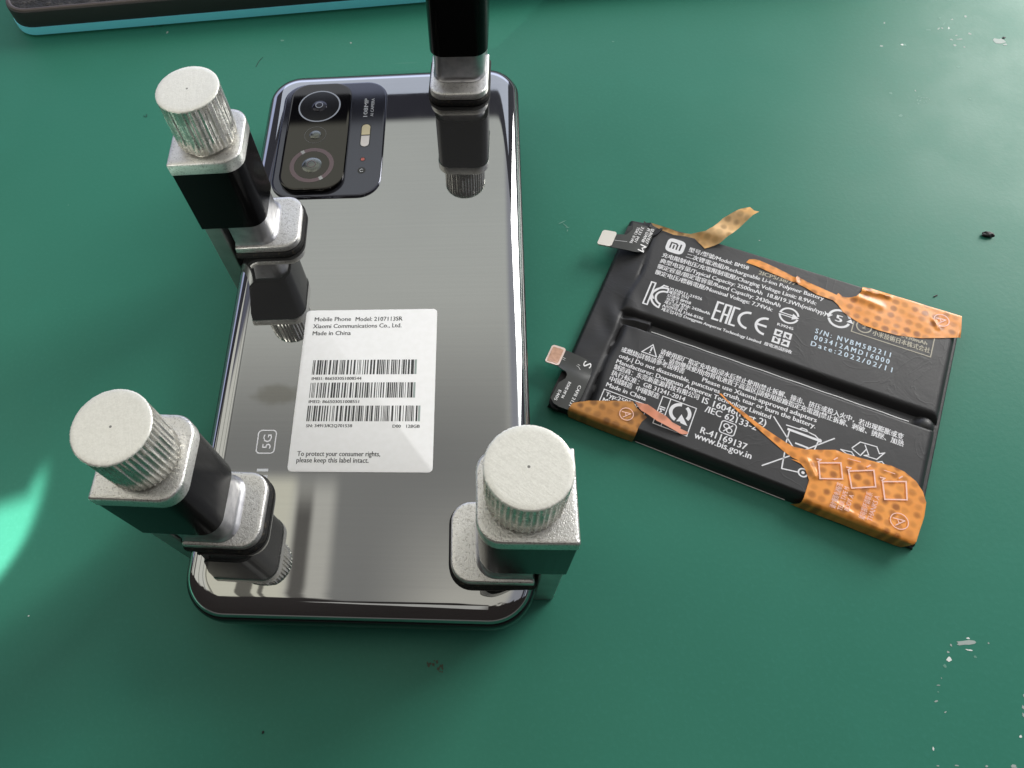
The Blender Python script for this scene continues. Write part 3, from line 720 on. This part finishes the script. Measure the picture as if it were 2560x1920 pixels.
# circle with arrow, recycling square, arrow circle with 5
I.arc((45.2, 47.45), 2.25, 14, 176, .5, PZ); I.arc((45.2, 47.45), 2.25, 190, 350, .5, PZ)
I.line([(42.8, 47.75), (46.2, 47.75)], .28, PZ + .01); I.line([(42.8, 47.15), (46.2, 47.15)], .28, PZ + .01); I.poly([(46.0, 48.4), (47.7, 47.45), (46.0, 46.5)], PZ + .02)
for a in range(4):
    c, s = math.cos(a * math.pi / 2), math.sin(a * math.pi / 2)
    tr = lambda x, y: (45.15 + x * c - y * s, 40.2 + x * s + y * c)
    I.line([tr(.45, .55), tr(.45, 1.85), tr(1.85, 1.85), tr(1.85, .5)], .55, PZ + .004 * a); I.line([tr(1.45, .35), tr(.5, .9)], .3, PZ + .02)
I.arc((56.75, 51.4), 2.55, 22, 170, .62, PZ); I.arc((56.75, 51.4), 2.55, 196, 345, .62, PZ)
I.poly([(53.3, 51.9), (55.1, 51.9), (54.1, 50.7)], PZ + .01); I.poly([(58.5, 51.1), (60.2, 51.1), (59.4, 52.3)], PZ + .01)
I.text('5', 55.95, 50.35, 1.5, 3.0, 0, PZ, 0, .12)
# logo tile
sq = []
for i in range(40):
    t = 2 * math.pi * i / 40; c, s = math.cos(t), math.sin(t)
    sq.append((12.3 + 2.5 * math.copysign(abs(c) ** .55, c), 57.8 + 2.4 * math.copysign(abs(s) ** .55, s)))
I.poly(sq, PZ)
lz = PZ + .03
I.line([(11.0, 56.9), (11.0, 58.7), (12.3, 58.7), (12.75, 58.35), (12.75, 56.9)], .42, lz, 3); I.line([(11.88, 56.9), (11.88, 57.9)], .42, lz + .01, 3); I.line([(13.65, 56.9), (13.65, 58.7)], .42, lz, 3)
# crossed out wheeled bin
for q in [[(48.78, 17.78), (54.8, 11.74)], [(62.71, 17.83), (59.34, 14.38), (54.48, 9.32), (49.43, 4.42)], [(52.93, 15.78), (52.94, 12.84), (53.28, 9.37), (53.6, 5.5), (57.02, 6.1)], [(52.0, 16.85), (53.98, 16.96), (56.94, 17.08), (58.59, 16.84), (59.7, 16.1)], [(54.95, 17.1), (55.4, 17.5), (56.4, 17.5), (56.94, 17.08)], [(59.6, 15.9), (59.0, 11.2)]]: I.line(q, .3, PZ)
I.line([(52.7, 15.95), (59.9, 15.9)], .62, PZ + .01); I.line([(55.08, 13.07), (57.67, 13.03)], .45, PZ + .01); I.disc((59.8, 15.95), .5, PZ + .012)
I.arc((58.2, 6.45), 1.0, 0, 360, .36, PZ); I.disc((58.2, 6.45), .38, PZ)
for q in [[(66.78, 17.01), (68.24, 19.35), (71.84, 19.65), (72.7, 18.13), (73.71, 18.83), (72.44, 16.48), (69.71, 16.31), (70.6, 16.83), (69.37, 19.01)], [(66.78, 17.01), (68.92, 15.95), (69.81, 18.0)], [(64.63, 15.69), (66.01, 15.12), (67.71, 15.29), (66.98, 16.03), (64.63, 15.69)], [(72.41, 15.65), (73.59, 16.42), (74.28, 15.79)]]: I.line(q, .25, PZ)
I.build('printed_text', ['print_pale', 'print_blue', 'print_khaki', 'battery_film'], bat)

# ---- tapes: outlines bent over the cells and down the near edge
FOLDS = [(60.2, 61.8, 66.5, 62.6, .45, .55), (59.5, 59.5, 65, 59.0, .9, .35), (77.5, 59.8, 79.0, 57.6, .3, .3), (43.9, 60.2, 44.4, 58.2, .4, .4),
    (58.5, 9.5, 60.8, 6.5, .6, .5), (71.5, .8, 83.0, -.2, .5, .4), (66, 2.2, 70, 1.2, .4, .25), (63, 12, 64, 14.5, .3, .2)]
def drape(pts, lift, zf=None, step=.4):
    bm = bmesh.new(); vv = [bm.verts.new((x, y, 0)) for x, y in pts]
    f = bm.faces.new(vv); bmesh.ops.triangulate(bm, faces=[f])
    x0, x1 = min(p[0] for p in pts), max(p[0] for p in pts); y0, y1 = min(p[1] for p in pts), max(p[1] for p in pts)
    for ax, a, b in ((0, x0, x1), (1, y0, y1)):
        k = a + step
        while k < b:
            co = [0, 0, 0]; co[ax] = k; no = [0, 0, 0]; no[ax] = 1
            bmesh.ops.bisect_plane(bm, geom=bm.verts[:] + bm.edges[:] + bm.faces[:], plane_co=co, plane_no=no); k += step
    bm.normal_update()
    for fc in bm.faces:
        if fc.normal.z < 0: fc.normal_flip()
    for v in bm.verts:
        x, y = v.co.x, v.co.y
        wr = .035 * math.sin(x * .5 + y * .35) + .02 * math.sin(x * .9 - y * .6) + .05
        if zf: z = zf(x, y); nyy = y
        else:
            if y < 1.2:                      # goes over the edge and down
                s = (1.2 - y); a = min(s / 1.3, 1) * math.pi / 2
                nyy = 1.0 - 1.3 * math.sin(a) ; z = HC - 1.0 * (1 - math.cos(a)) - max(0, s - 1.3) * 1.25
                z = max(z, .25); nyy -= .05
            else: nyy = y; z = HC
            if x > 84: z = min(z, HC - (x - 84) * .9)
            if y > 63.6: z = min(z, HC - (y - 63.6) * 1.2)
        v.co = Vector((x, nyy, z + lift + wr + foldz(x, y, FOLDS))) * MM
    me = bpy.data.meshes.new('adhesive_tape'); bm.to_mesh(me); bm.free(); return me
T1 = [(3.87, 62.48), (7.87, 62.41), (11.86, 62.21), (14.85, 62.65), (18.23, 64.29), (19.62, 66.16), (21.31, 69.73), (24.24, 73.03), (26.79, 74.97), (28.17, 74.1), (29.46, 74.25), (28.2, 72.53), (26.71, 69.58), (25.01, 66.03), (22.92, 62.61), (20.63, 60.65), (19.7, 59.91), (18.48, 60.79), (16.23, 61.92), (13.57, 61.71), (10.61, 61.18), (7.39, 61.43), (4.43, 61.97)]
T2 = [(31.45, 60.96), (32.74, 61.54), (34.01, 61.59), (38.61, 60.94), (41.92, 60.21), (43.93, 59.59), (44.22, 60.33), (47.05, 59.44), (51.45, 58.82), (54.58, 58.3), (54.87, 59.03), (56.07, 58.32), (57.49, 58.64), (59.08, 59.59), (59.91, 61.36), (59.98, 63.22), (62.46, 63.65), (68.31, 63.9), (74.07, 63.94), (78.24, 64.33), (81.32, 64.46), (83.53, 64.42), (83.9, 60.91), (84.43, 57.26), (80.97, 55.55), (75.79, 53.24), (70.4, 51.87), (66.18, 51.59), (62.41, 51.71), (59.3, 52.72), (57.03, 53.73), (55.48, 55.46), (54.11, 56.28), (50.16, 56.44), (46.88, 57.51), (44.29, 58.07), (41.77, 58.26), (37.57, 58.81), (33.59, 59.49), (30.98, 59.69)]
T3 = [(3.67, -2.64), (3.21, -1.2), (3.09, .41), (3.59, 1.8), (6.86, 3.98), (11.87, 6.13), (16.87, 8.18), (18.1, 7.06), (20.14, 5.99), (21.44, 5.43), (20.6, 3.75), (20.39, 1.88), (20.41, -.67), (20.26, -2.7), (15.05, -2.91), (9.43, -3.02), (5.9, -2.8)]
T3b = [(17.45, 8.16), (20.46, 8.44), (22.98, 7.58), (25.33, 7.16), (27.27, 6.24), (29.5, 6.11), (29.51, 5.63), (31.55, 5.59), (31.47, 4.98), (30.17, 4.34), (27.23, 4.62), (23.8, 5.02), (21.31, 5.85), (19.46, 6.35)]
T4 = [(35.21, 18.67), (35.84, 18.88), (37.3, 17.9), (39.07, 17.0), (42.06, 16.1), (46.6, 14.2), (52.86, 12.32), (54.75, 11.96), (57.23, 12.35), (60.3, 13.61), (63.5, 15.06), (65.44, 15.09), (68.31, 15.2), (72.02, 15.71), (75.71, 16.2), (78.57, 15.88), (81.2, 14.55), (82.98, 12.65), (84.05, 10.28), (84.29, 6.81), (83.92, 3.66), (83.71, .9), (82.43, -2.6), (79.31, -3.14), (77.04, -3.0), (70.15, -2.71), (64.38, -2.92), (58.41, -2.75), (59.66, -.91), (59.77, 1.68), (59.82, 5.15), (58.45, 7.43), (57.25, 8.36), (54.96, 8.66), (56.62, 8.96), (55.09, 9.16), (52.98, 9.9), (47.21, 12.62), (45.36, 13.5), (42.32, 14.88), (39.23, 16.42), (36.65, 17.91)]
def foldz(x, y, folds):
    h = 0
    for ax, ay, bx, by, w_, hh in folds:
        dx_, dy_ = bx - ax, by - ay; t = max(0, min(1, ((x - ax) * dx_ + (y - ay) * dy_) / (dx_ * dx_ + dy_ * dy_)))
        d = math.hypot(x - ax - t * dx_, y - ay - t * dy_); h += hh * math.exp(-(d / w_) ** 2)
    return h
def z1(x, y):
    t = ss(60.5, 64.8, y); return HC + .15 + t * 1.6 + max(0, y - 64.5) * .22 + .35 * math.sin(y * .8) * t
t1 = tag(link('adhesive_tape', drape(T1, .02, z1), 'tape_thin', bat, 60), 'thin tape strip curling off the battery corner')
t2 = tag(link('adhesive_tape', drape(T2, .08), 'tape_orange', bat, 60), 'bright orange tape tapering to a long strip')
t3 = tag(link('adhesive_tape', drape(T3, .10), 'tape_brown', bat, 60), 'brownish spotted tape folded over the near edge')
def z3(x, y): return HC + .12 + .8 * math.sin(min(max((x - 17) / 14, 0), 1) * math.pi)
t3b = tag(link('torn_flap', drape(T3b, .12, z3), 'tape_pink', t3, 60), 'pinkish torn flap of tape')
t4 = tag(link('adhesive_tape', drape(T4, .08), 'tape_orange', bat, 60), 'large orange tape with pink print at the battery corner')
TZ = HC + .36
def amark(x, y, r, rot, par):
    I = Ink(); I.arc((x, y), r, 0, 360, .2, TZ, 0, 30)
    c, s = math.cos(rot), math.sin(rot); f = lambda a, b: (x + (a * c - b * s) * r, y + (a * s + b * c) * r)
    I.line([f(-.45, -.55), f(0, .62), f(.45, -.55)], .22, TZ); I.line([f(-.28, -.12), f(.28, -.12)], .2, TZ + .01)
    I.build('printed_mark', ['print_pink'], par)
amark(16.6, 4.15, 1.65, math.radians(-62), t3); amark(79.52, 3.52, 1.85, math.radians(-62), t4); amark(79.3, 60.3, 1.75, math.radians(-62), t2)
I = Ink()
for q in [[(60.78, 10.15), (65.27, 12.18), (66.45, 8.41), (61.89, 6.45)], [(67.28, 10.87), (72.28, 13.37), (73.4, 9.52), (68.73, 7.04)], [(74.54, 11.4), (79.17, 13.51), (80.11, 9.21), (75.76, 7.33)]]:
    I.line(q, .32, TZ, 0, True)
    ex, ey = q[0]; I.line([(ex - .2, ey + .2), (ex + .3, ey + 1.0), (ex - .6, ey + .8)], .28, TZ)
    fx, fy = q[1]; I.line([(fx - 1.5, fy + .2), (fx - 1.0, fy + .9)], .28, TZ)
I.line([(66.5, 13.9), (69.2, 14.2)], .16, TZ); I.line([(74.3, 14.3), (76.6, 14.4)], .16, TZ)
for t, x, y, L, a in (('请勿撕毁电池标签', 66.4, .6, 6.6, 87), ('TEAR TAPE M', 67.9, .7, 6.1, 87), ('BODY A', 69.3, 1.2, 4.2, 87), ('如有损坏请联系', 72.6, .6, 7.0, 86), ('THANKS A', 74.2, .9, 6.6, 86)):
    I.text(t, x, y, L, 1.5, a, TZ, 0, .02)
I.build('printed_text', ['print_pink'], t4)

# ---- flex connectors
def plate(name, pts, zf, th, m_, par, step=1.0):
    bm = bmesh.new(); vv = [bm.verts.new((x, y, 0)) for x, y in pts]; f = bm.faces.new(vv)
    if f.normal.z < 0: f.normal_flip()
    bm.normal_update()
    if f.normal.z < 0: f.normal_flip()
    x0, x1 = min(p[0] for p in pts), max(p[0] for p in pts); y0, y1 = min(p[1] for p in pts), max(p[1] for p in pts)
    for ax, a, b in ((0, x0, x1), (1, y0, y1)):
        k = a + step
        while k < b:
            co = [0, 0, 0]; co[ax] = k; no = [0, 0, 0]; no[ax] = 1
            bmesh.ops.bisect_plane(bm, geom=bm.verts[:] + bm.edges[:] + bm.faces[:], plane_co=co, plane_no=no); k += step
    r = bmesh.ops.extrude_face_region(bm, geom=bm.faces[:])
    up_ = {v for v in r['geom'] if isinstance(v, bmesh.types.BMVert)}
    for v in bm.verts:
        z = zf(v.co.x, v.co.y); v.co.z = z if v in up_ else z - th
    bmesh.ops.recalc_face_normals(bm, faces=bm.faces[:])
    for v in bm.verts: v.co *= MM
    me = bpy.data.meshes.new(name); bm.to_mesh(me); bm.free()
    return link(name, me, m_, par, 40)
zM = lambda x, y: 4.6 + .55 * math.sin((x + 8) * .22) + .012 * (y - 50) ** 1.0 + (.10 * (x + 4) if x < -4 else 0)
FM = [(-4.2, 55.5), (-3.74, 55.41), (-1.27, 56.15), (-.59, 57.52), (-.18, 58.78), (-.83, 60.99), (2.17, 61.11), (4.92, 61.27), (5.52, 58.12), (5.39, 55.37), (4.98, 53.2), (3.84, 52.0), (2.45, 51.56), (0, 51.21), (-1.78, 50.95), (-3.76, 50.67), (-4.3, 50.7)]
fm = tag(plate('flex_connector', FM, zM, .22, 'flex_black', bat), 'flex connector marked M with a cream pad')
plate('contact_pad', [(p[0], p[1]) for p in rrect(-5.75, 53.15, 4.0, 5.3, .75, 0, 5)], lambda x, y: zM(x, y) + .42, .5, 'pad_cream', fm)
I = Ink(); I.line([(-3.6, 53.2), (-.3, 53.95)], .12, .04, 1)
for t, x, y, L, s, a in (('M', 4.55, 54.75, 2.2, 2.6, -94), ('SUN1937', 4.75, 61.0, 5.4, 1.25, -92), ('PI GWN8', 3.7, 60.6, 5.0, 1.2, -92), ('2131 P01', 2.0, 60.4, 5.6, 1.15, -93), ('TDK1 0-W6', .95, 59.9, 6.0, 1.15, -93)):
    I.text(t, x - s * .0 - .9 * s * .7 + .5, y, L, s, a, .04, 0, .03)
I.build('printed_text', ['print_white', 'seam_line'], fm, zM)
plate('corner_film', [(1.7, 62.85), (2.37, 62.71), (4.26, 62.65), (6.16, 62.87), (7.6, 62.6), (6.6, 59.84), (5.6, 58.91), (4.95, 61.15), (2.26, 61.15)], lambda x, y: 5.0 + .3 * math.sin(x * 2), .6, 'matte_black_tape', bat)
plate('corner_film', [(-2.0, 57.5), (-1.9, 60.7), (-.7, 61.3), (.2, 61.2), (.2, 56.0), (-1.2, 56.3)], lambda x, y: 3.4, .5, 'matte_black_tape', bat)
zS = lambda x, y: 3.7 + .5 * math.sin((x + 7) * .25) + (.5 if y < 9 else .5 * ss(12, 9, y)) - .0
FS = [(-4.1, 15.8), (-3.5, 15.63), (2.31, 15.23), (3.55, 14.58), (4.4, 13.61), (4.82, 12.28), (4.96, 10.34), (4.85, 3.75), (3.9, 1.2), (3.1, -.3), (.8, -.5), (-.83, -.1), (-2.03, 1.03), (-1.77, 3.27), (-1.73, 5.76), (-1.09, 6.7), (-.57, 7.59), (-.58, 8.75), (-1.16, 9.5), (-2.42, 9.79), (-3.44, 10.19), (-4.1, 10.4)]
fsx = tag(plate('flex_connector', FS, zS, .22, 'flex_black', bat), 'flex connector marked S with a copper pad')
pd = plate('contact_pad', [(p[0], p[1]) for p in rrect(-5.4, 13.15, 3.8, 5.7, .75, 0, 5)], lambda x, y: zS(x, y) + .3, .4, 'pad_rose', fsx)
plate('copper_face', [(p[0], p[1]) for p in rrect(-5.4, 13.1, 2.9, 4.6, .3, 0, 5)], lambda x, y: zS(x, y) + .36 + .05 * math.sin(x * 4 + y * 3), .1, 'pad_copper', fsx, .5)
I = Ink(); I.line([(-3.3, 13.3), (1.4, 12.8)], .16, .04, 1); I.line([(-3.3, 12.8), (1.2, 12.3), (1.9, 11.7)], .12, .04, 1)
for t, x, y, L, s, a in (('S', 2.05, 14.6, 1.6, 3.0, -90), ('CAFII 2131', 3.1, 7.2, 6.3, 1.15, -92), ('ROHS MF 94', .45, 7.0, 4.9, 1.1, -92), ('E405', -.95, 3.9, 3.1, 1.1, -92)):
    I.text(t, x, y, L, s, a, .05, 0, .03)
I.build('printed_text', ['print_white', 'seam_line'], fsx, zS)
plate('corner_film', [(-2.34, 10.2), (-1.18, 10.2), (-.5, 9.3), (-.5, 6.5), (.2, 1.0), (1.2, .2), (.5, -.7), (-1.0, -.5), (-2.2, .8), (-2.51, 2.91), (-2.41, 7.1)], lambda x, y: 2.9, .8, 'matte_black_tape', bat)

# ================================================================== TOOL CASE at the top edge
case = tag(empty('tool_case', (-138.7, 128.3, 0), math.radians(2.6)), 'black tray with a cyan band along its bottom edge, cut off at the top left', 'tray')
CW, CD = 330, 160
def cr(d, z, r=11): return rrect(CW / 2 - 10.5, CD / 2, CW - 2 * d, CD - 2 * d, r - d, z, 12)
link('trim_band', mesh('trim_band', *loft([cr(.8, .6), cr(.1, .9), cr(0, 1.4), cr(0, 4.0)])), 'case_cyan', case, 40)
link('body', mesh('body', *loft([cr(.35, 4.0), cr(.30, 4.3), cr(.35, 9.4), cr(.5, 10.0), cr(.8, 10.2)])), 'case_black', case, 40)
vs, fs = loft([cr(.8, 10.2), cr(1.0, 10.6), cr(1.6, 10.8), cr(2.2, 10.6), cr(2.4, 10.3)], False, False)
link('rim', mesh('rim', vs, fs), 'case_rim', case, 40)
link('lining', mesh('lining', *loft([cr(2.3, 10.21), cr(2.3, 10.35)])), 'case_lining', case, 40)
fx = link('rubber_foot', mesh('rubber_foot', *loft([cr(6, 0), cr(6, .7)])), 'case_black', case, 40)

# ================================================================== scuffs and crumbs on the mat
SC = [(184.5, 114.4, 0.47, 0.52, -0.08, 1), (180.2, 113.3, 0.42, 0.38, -0.08, 1), (177.1, 111.4, 1.16, 0.25, 0.99, 0), (175.0, 109.3, 0.63, 0.27, 0.87, 1), (176.0, 109.4, 0.31, 0.38, -0.08, 1), (178.0, 109.3, 0.41, 0.55, -0.08, 2), (171.8, 108.9, 1.17, 0.34, -0.08, 0), (183.5, 106.2, 0.56, 0.5, -0.07, 1), (179.3, 105.7, 0.49, 0.31, 0.4, 1), (177.3, 103.9, 0.46, 0.41, -0.07, 1), (180.0, 103.9, 1.15, 0.25, -0.07, 1), (177.6, 101.2, 0.51, 0.57, -0.07, 1), (180.1, 100.2, 0.4, 0.37, -0.65, 1), (176.0, 91.5, 0.63, 0.55, -0.07, 0), (159.2, 113.2, 0.32, 0.51, -0.08, 1), (162.1, 102.6, 0.47, 0.37, -0.07, 2), (162.8, 102.4, 0.52, 0.58, -0.07, 0), (155.7, 102.4, 0.52, 0.49, -0.07, 1), (153.5, 81.3, 0.55, 0.53, -0.06, 0), (160.8, 82.0, 0.2, 0.46, -0.06, 1), (154.0, 71.9, 0.64, 0.59, -0.05, 0), (175.4, 77.7, 0.49, 0.34, -0.06, 0), (161.9, 78.1, 2.58, 2.07, 0.4, 0), (191.4, 102.3, 2.02, 1.44, -0.07, 1), (192.8, 103.5, 0.45, 0.37, -0.07, 3), (192.3, 100.5, 0.6, 0.4, 0.19, 1), (129.2, -80.3, 2.4, 0.58, 0.11, 1), (130.1, -79.3, 0.41, 0.19, 0.03, 2), (129.6, -81.7, 0.77, 0.2, -0.16, 2), (125.2, -83.6, 0.69, 0.43, 0.48, 2), (125.3, -82.2, 0.28, 0.25, 0.03, 1), (126.3, -80.8, 0.22, 0.34, 0.34, 1), (122.6, -87.4, 0.16, 0.1, 0.03, 1), (121.6, -88.8, 0.36, 0.1, 0.03, 1), (121.2, -90.1, 0.24, 0.16, 0.03, 0), (120.4, -91.9, 0.39, 0.18, 0.34, 1), (121.6, -93.9, 0.31, 0.15, 0.48, 1), (117.4, -100.8, 0.19, 0.46, 0.04, 2), (134.7, -97.9, 0.44, 0.22, 0.59, 2), (131.7, -103.3, 0.66, 0.34, 0.04, 1), (137.7, -90.3, 0.2, 0.32, 0.03, 1), (136.9, -92.5, 0.35, 0.48, 0.03, 1), (136.5, -93.9, 0.27, 0.44, 0.04, 1), (117.5, -103.8, 0.27, 0.15, 0.04, 1), (121.1, -103.6, 0.42, 0.15, 0.04, 1), (130.5, -83.0, 0.32, 0.29, 0.03, 0), (126.7, -103.5, 0.42, 0.19, 0.04, 1), (123.9, -85.0, 0.32, 0.42, 0.03, 0), (50.8, 34.6, 1.3, 0.16, 0.5, 0), (51.7, 33.2, 1.1, 0.22, -0.9, 0), (52.2, 32.6, .7, .12, .2, 0), (52.1, 31.5, 0.15, 0.7, -0.3, 0), (-88.4, 127.2, 0.45, 0.65, -0.07, 1), (-18.8, 116.5, 0.34, 0.48, -0.07, 1), (60.1, -21.0, 0.18, 0.2, -0.0, 1), (-44.0, 119.5, 0.86, 0.49, -0.07, 0), (71.6, 110.6, 0.46, 0.23, -0.07, 0), (133.9, -80.2, 0.19, 0.2, 0.03, 1), (15.9, -87.4, 1.66, 1.73, 0.03, 4), (17.5, -88.8, 0.93, 0.95, 0.03, 4), (-20.8, -102.9, 0.21, 0.27, 0.04, 3), (-81.8, -80.0, 0.23, 0.22, 0.02, 2), (105.1, 26.3, 0.25, 0.16, -0.03, 1), (176.5, 114.1, 0.56, 0.69, -0.08, 0), (-93.4, 123.8, 1.31, 0.46, 1.37, 3)]
sc = Ink(); rs_ = random.Random(11)
for k, (x, y, rx, ry, a, m_) in enumerate(SC):
    if m_ == 4:
        for q in range(9): sc.poly(blob(x + rs_.uniform(-rx, rx) * .7, y + rs_.uniform(-ry, ry) * .7, rs_.uniform(.15, .45), rs_.uniform(.1, .3), rs_.uniform(0, 3), 9, .4, rs_), .03 + .0006 * k + .0001 * q, 3)
    elif max(rx, ry) > 1.5 and m_ == 0:
        for q in range(16): sc.poly(blob(x + rs_.uniform(-rx, rx) * .8, y + rs_.uniform(-ry, ry) * .8, rs_.uniform(.15, .5), rs_.uniform(.08, .2), rs_.uniform(0, 3), 9, .4, rs_), .03 + .0006 * k + .0001 * q, 0)
    elif m_ == 3: continue
    else: sc.poly(blob(x, y, rx * .85, ry * .85, a, 11, .38, rs_), .03 + .0006 * k, m_)
sc.build('rubbed_specks', ['scuff_pale', 'scuff_grey', 'flake_white', 'stain_brown'], table)

def crumb(label, x, y, rx, ry, rz, ang, seed, cat='crumb'):
    r = random.Random(seed); bm = bmesh.new(); bmesh.ops.create_icosphere(bm, subdivisions=2, radius=1)
    for v in bm.verts:
        v.co *= 1 + r.uniform(-.28, .28); v.co = Vector((v.co.x * rx, v.co.y * ry, v.co.z * rz + rz * .9)) * MM
    me = bpy.data.meshes.new('crumb'); bm.to_mesh(me); bm.free()
    o = link('crumb', me, 'crumb_black', None, 0); o.location = (x * MM, y * MM, 0); o.rotation_euler = (0, 0, ang)
    return tag(o, label, cat, 'dark crumbs on the mat')
crumb('largest black crumb, alone on the mat right of the battery', 164.9, 26.3, 1.5, .9, .6, -.3, 1)
crumb('small dark flake on the mat above the battery orange tape', 146.5, 6.9, .75, .2, .15, .45, 2)
crumb('tiny dark crumb in a pale smudge near the upper right corner', 192.8, 103.5, .45, .3, .2, 0, 3)
crumb('tiny dark crumb stuck on the cyan band of the tray', -93.4, 127.9, .7, .15, .2, 0, 4).location.z = 2.2 * MM
crumb('tiny dark crumb on the mat below the phone, left of the brown stain', -20.8, -102.9, .25, .3, .2, 0, 5)
def hair(label, pts):
    cu = bpy.data.curves.new('hair', 'CURVE'); cu.dimensions = '3D'; cu.bevel_depth = .00006; cu.bevel_resolution = 1
    sp = cu.splines.new('NURBS'); sp.points.add(len(pts) - 1); sp.order_u = 3; sp.use_endpoint_u = True
    for p, (x, y) in zip(sp.points, pts): p.co = (x * MM, y * MM, .00012, 1)
    o = bpy.data.objects.new('fibre', cu); COL.objects.link(o); me = bpy.data.meshes.new_from_object(o.evaluated_get(bpy.context.evaluated_depsgraph_get()))
    bpy.data.objects.remove(o); o = link('fibre', me, 'crumb_black'); return tag(o, label, 'fibre', 'fibres on the mat')
hair('short dark hair on the mat between the tray and the phone', [(-50.04, 111.2), (-51.0, 109.8), (-51.4, 108.2), (-51.9, 106.4)])
hair('tiny curled dark fibre on the mat left of the worn knob', [(-88.4, 85.0), (-87.6, 84.1), (-87.1, 84.8), (-87.6, 85.7)])
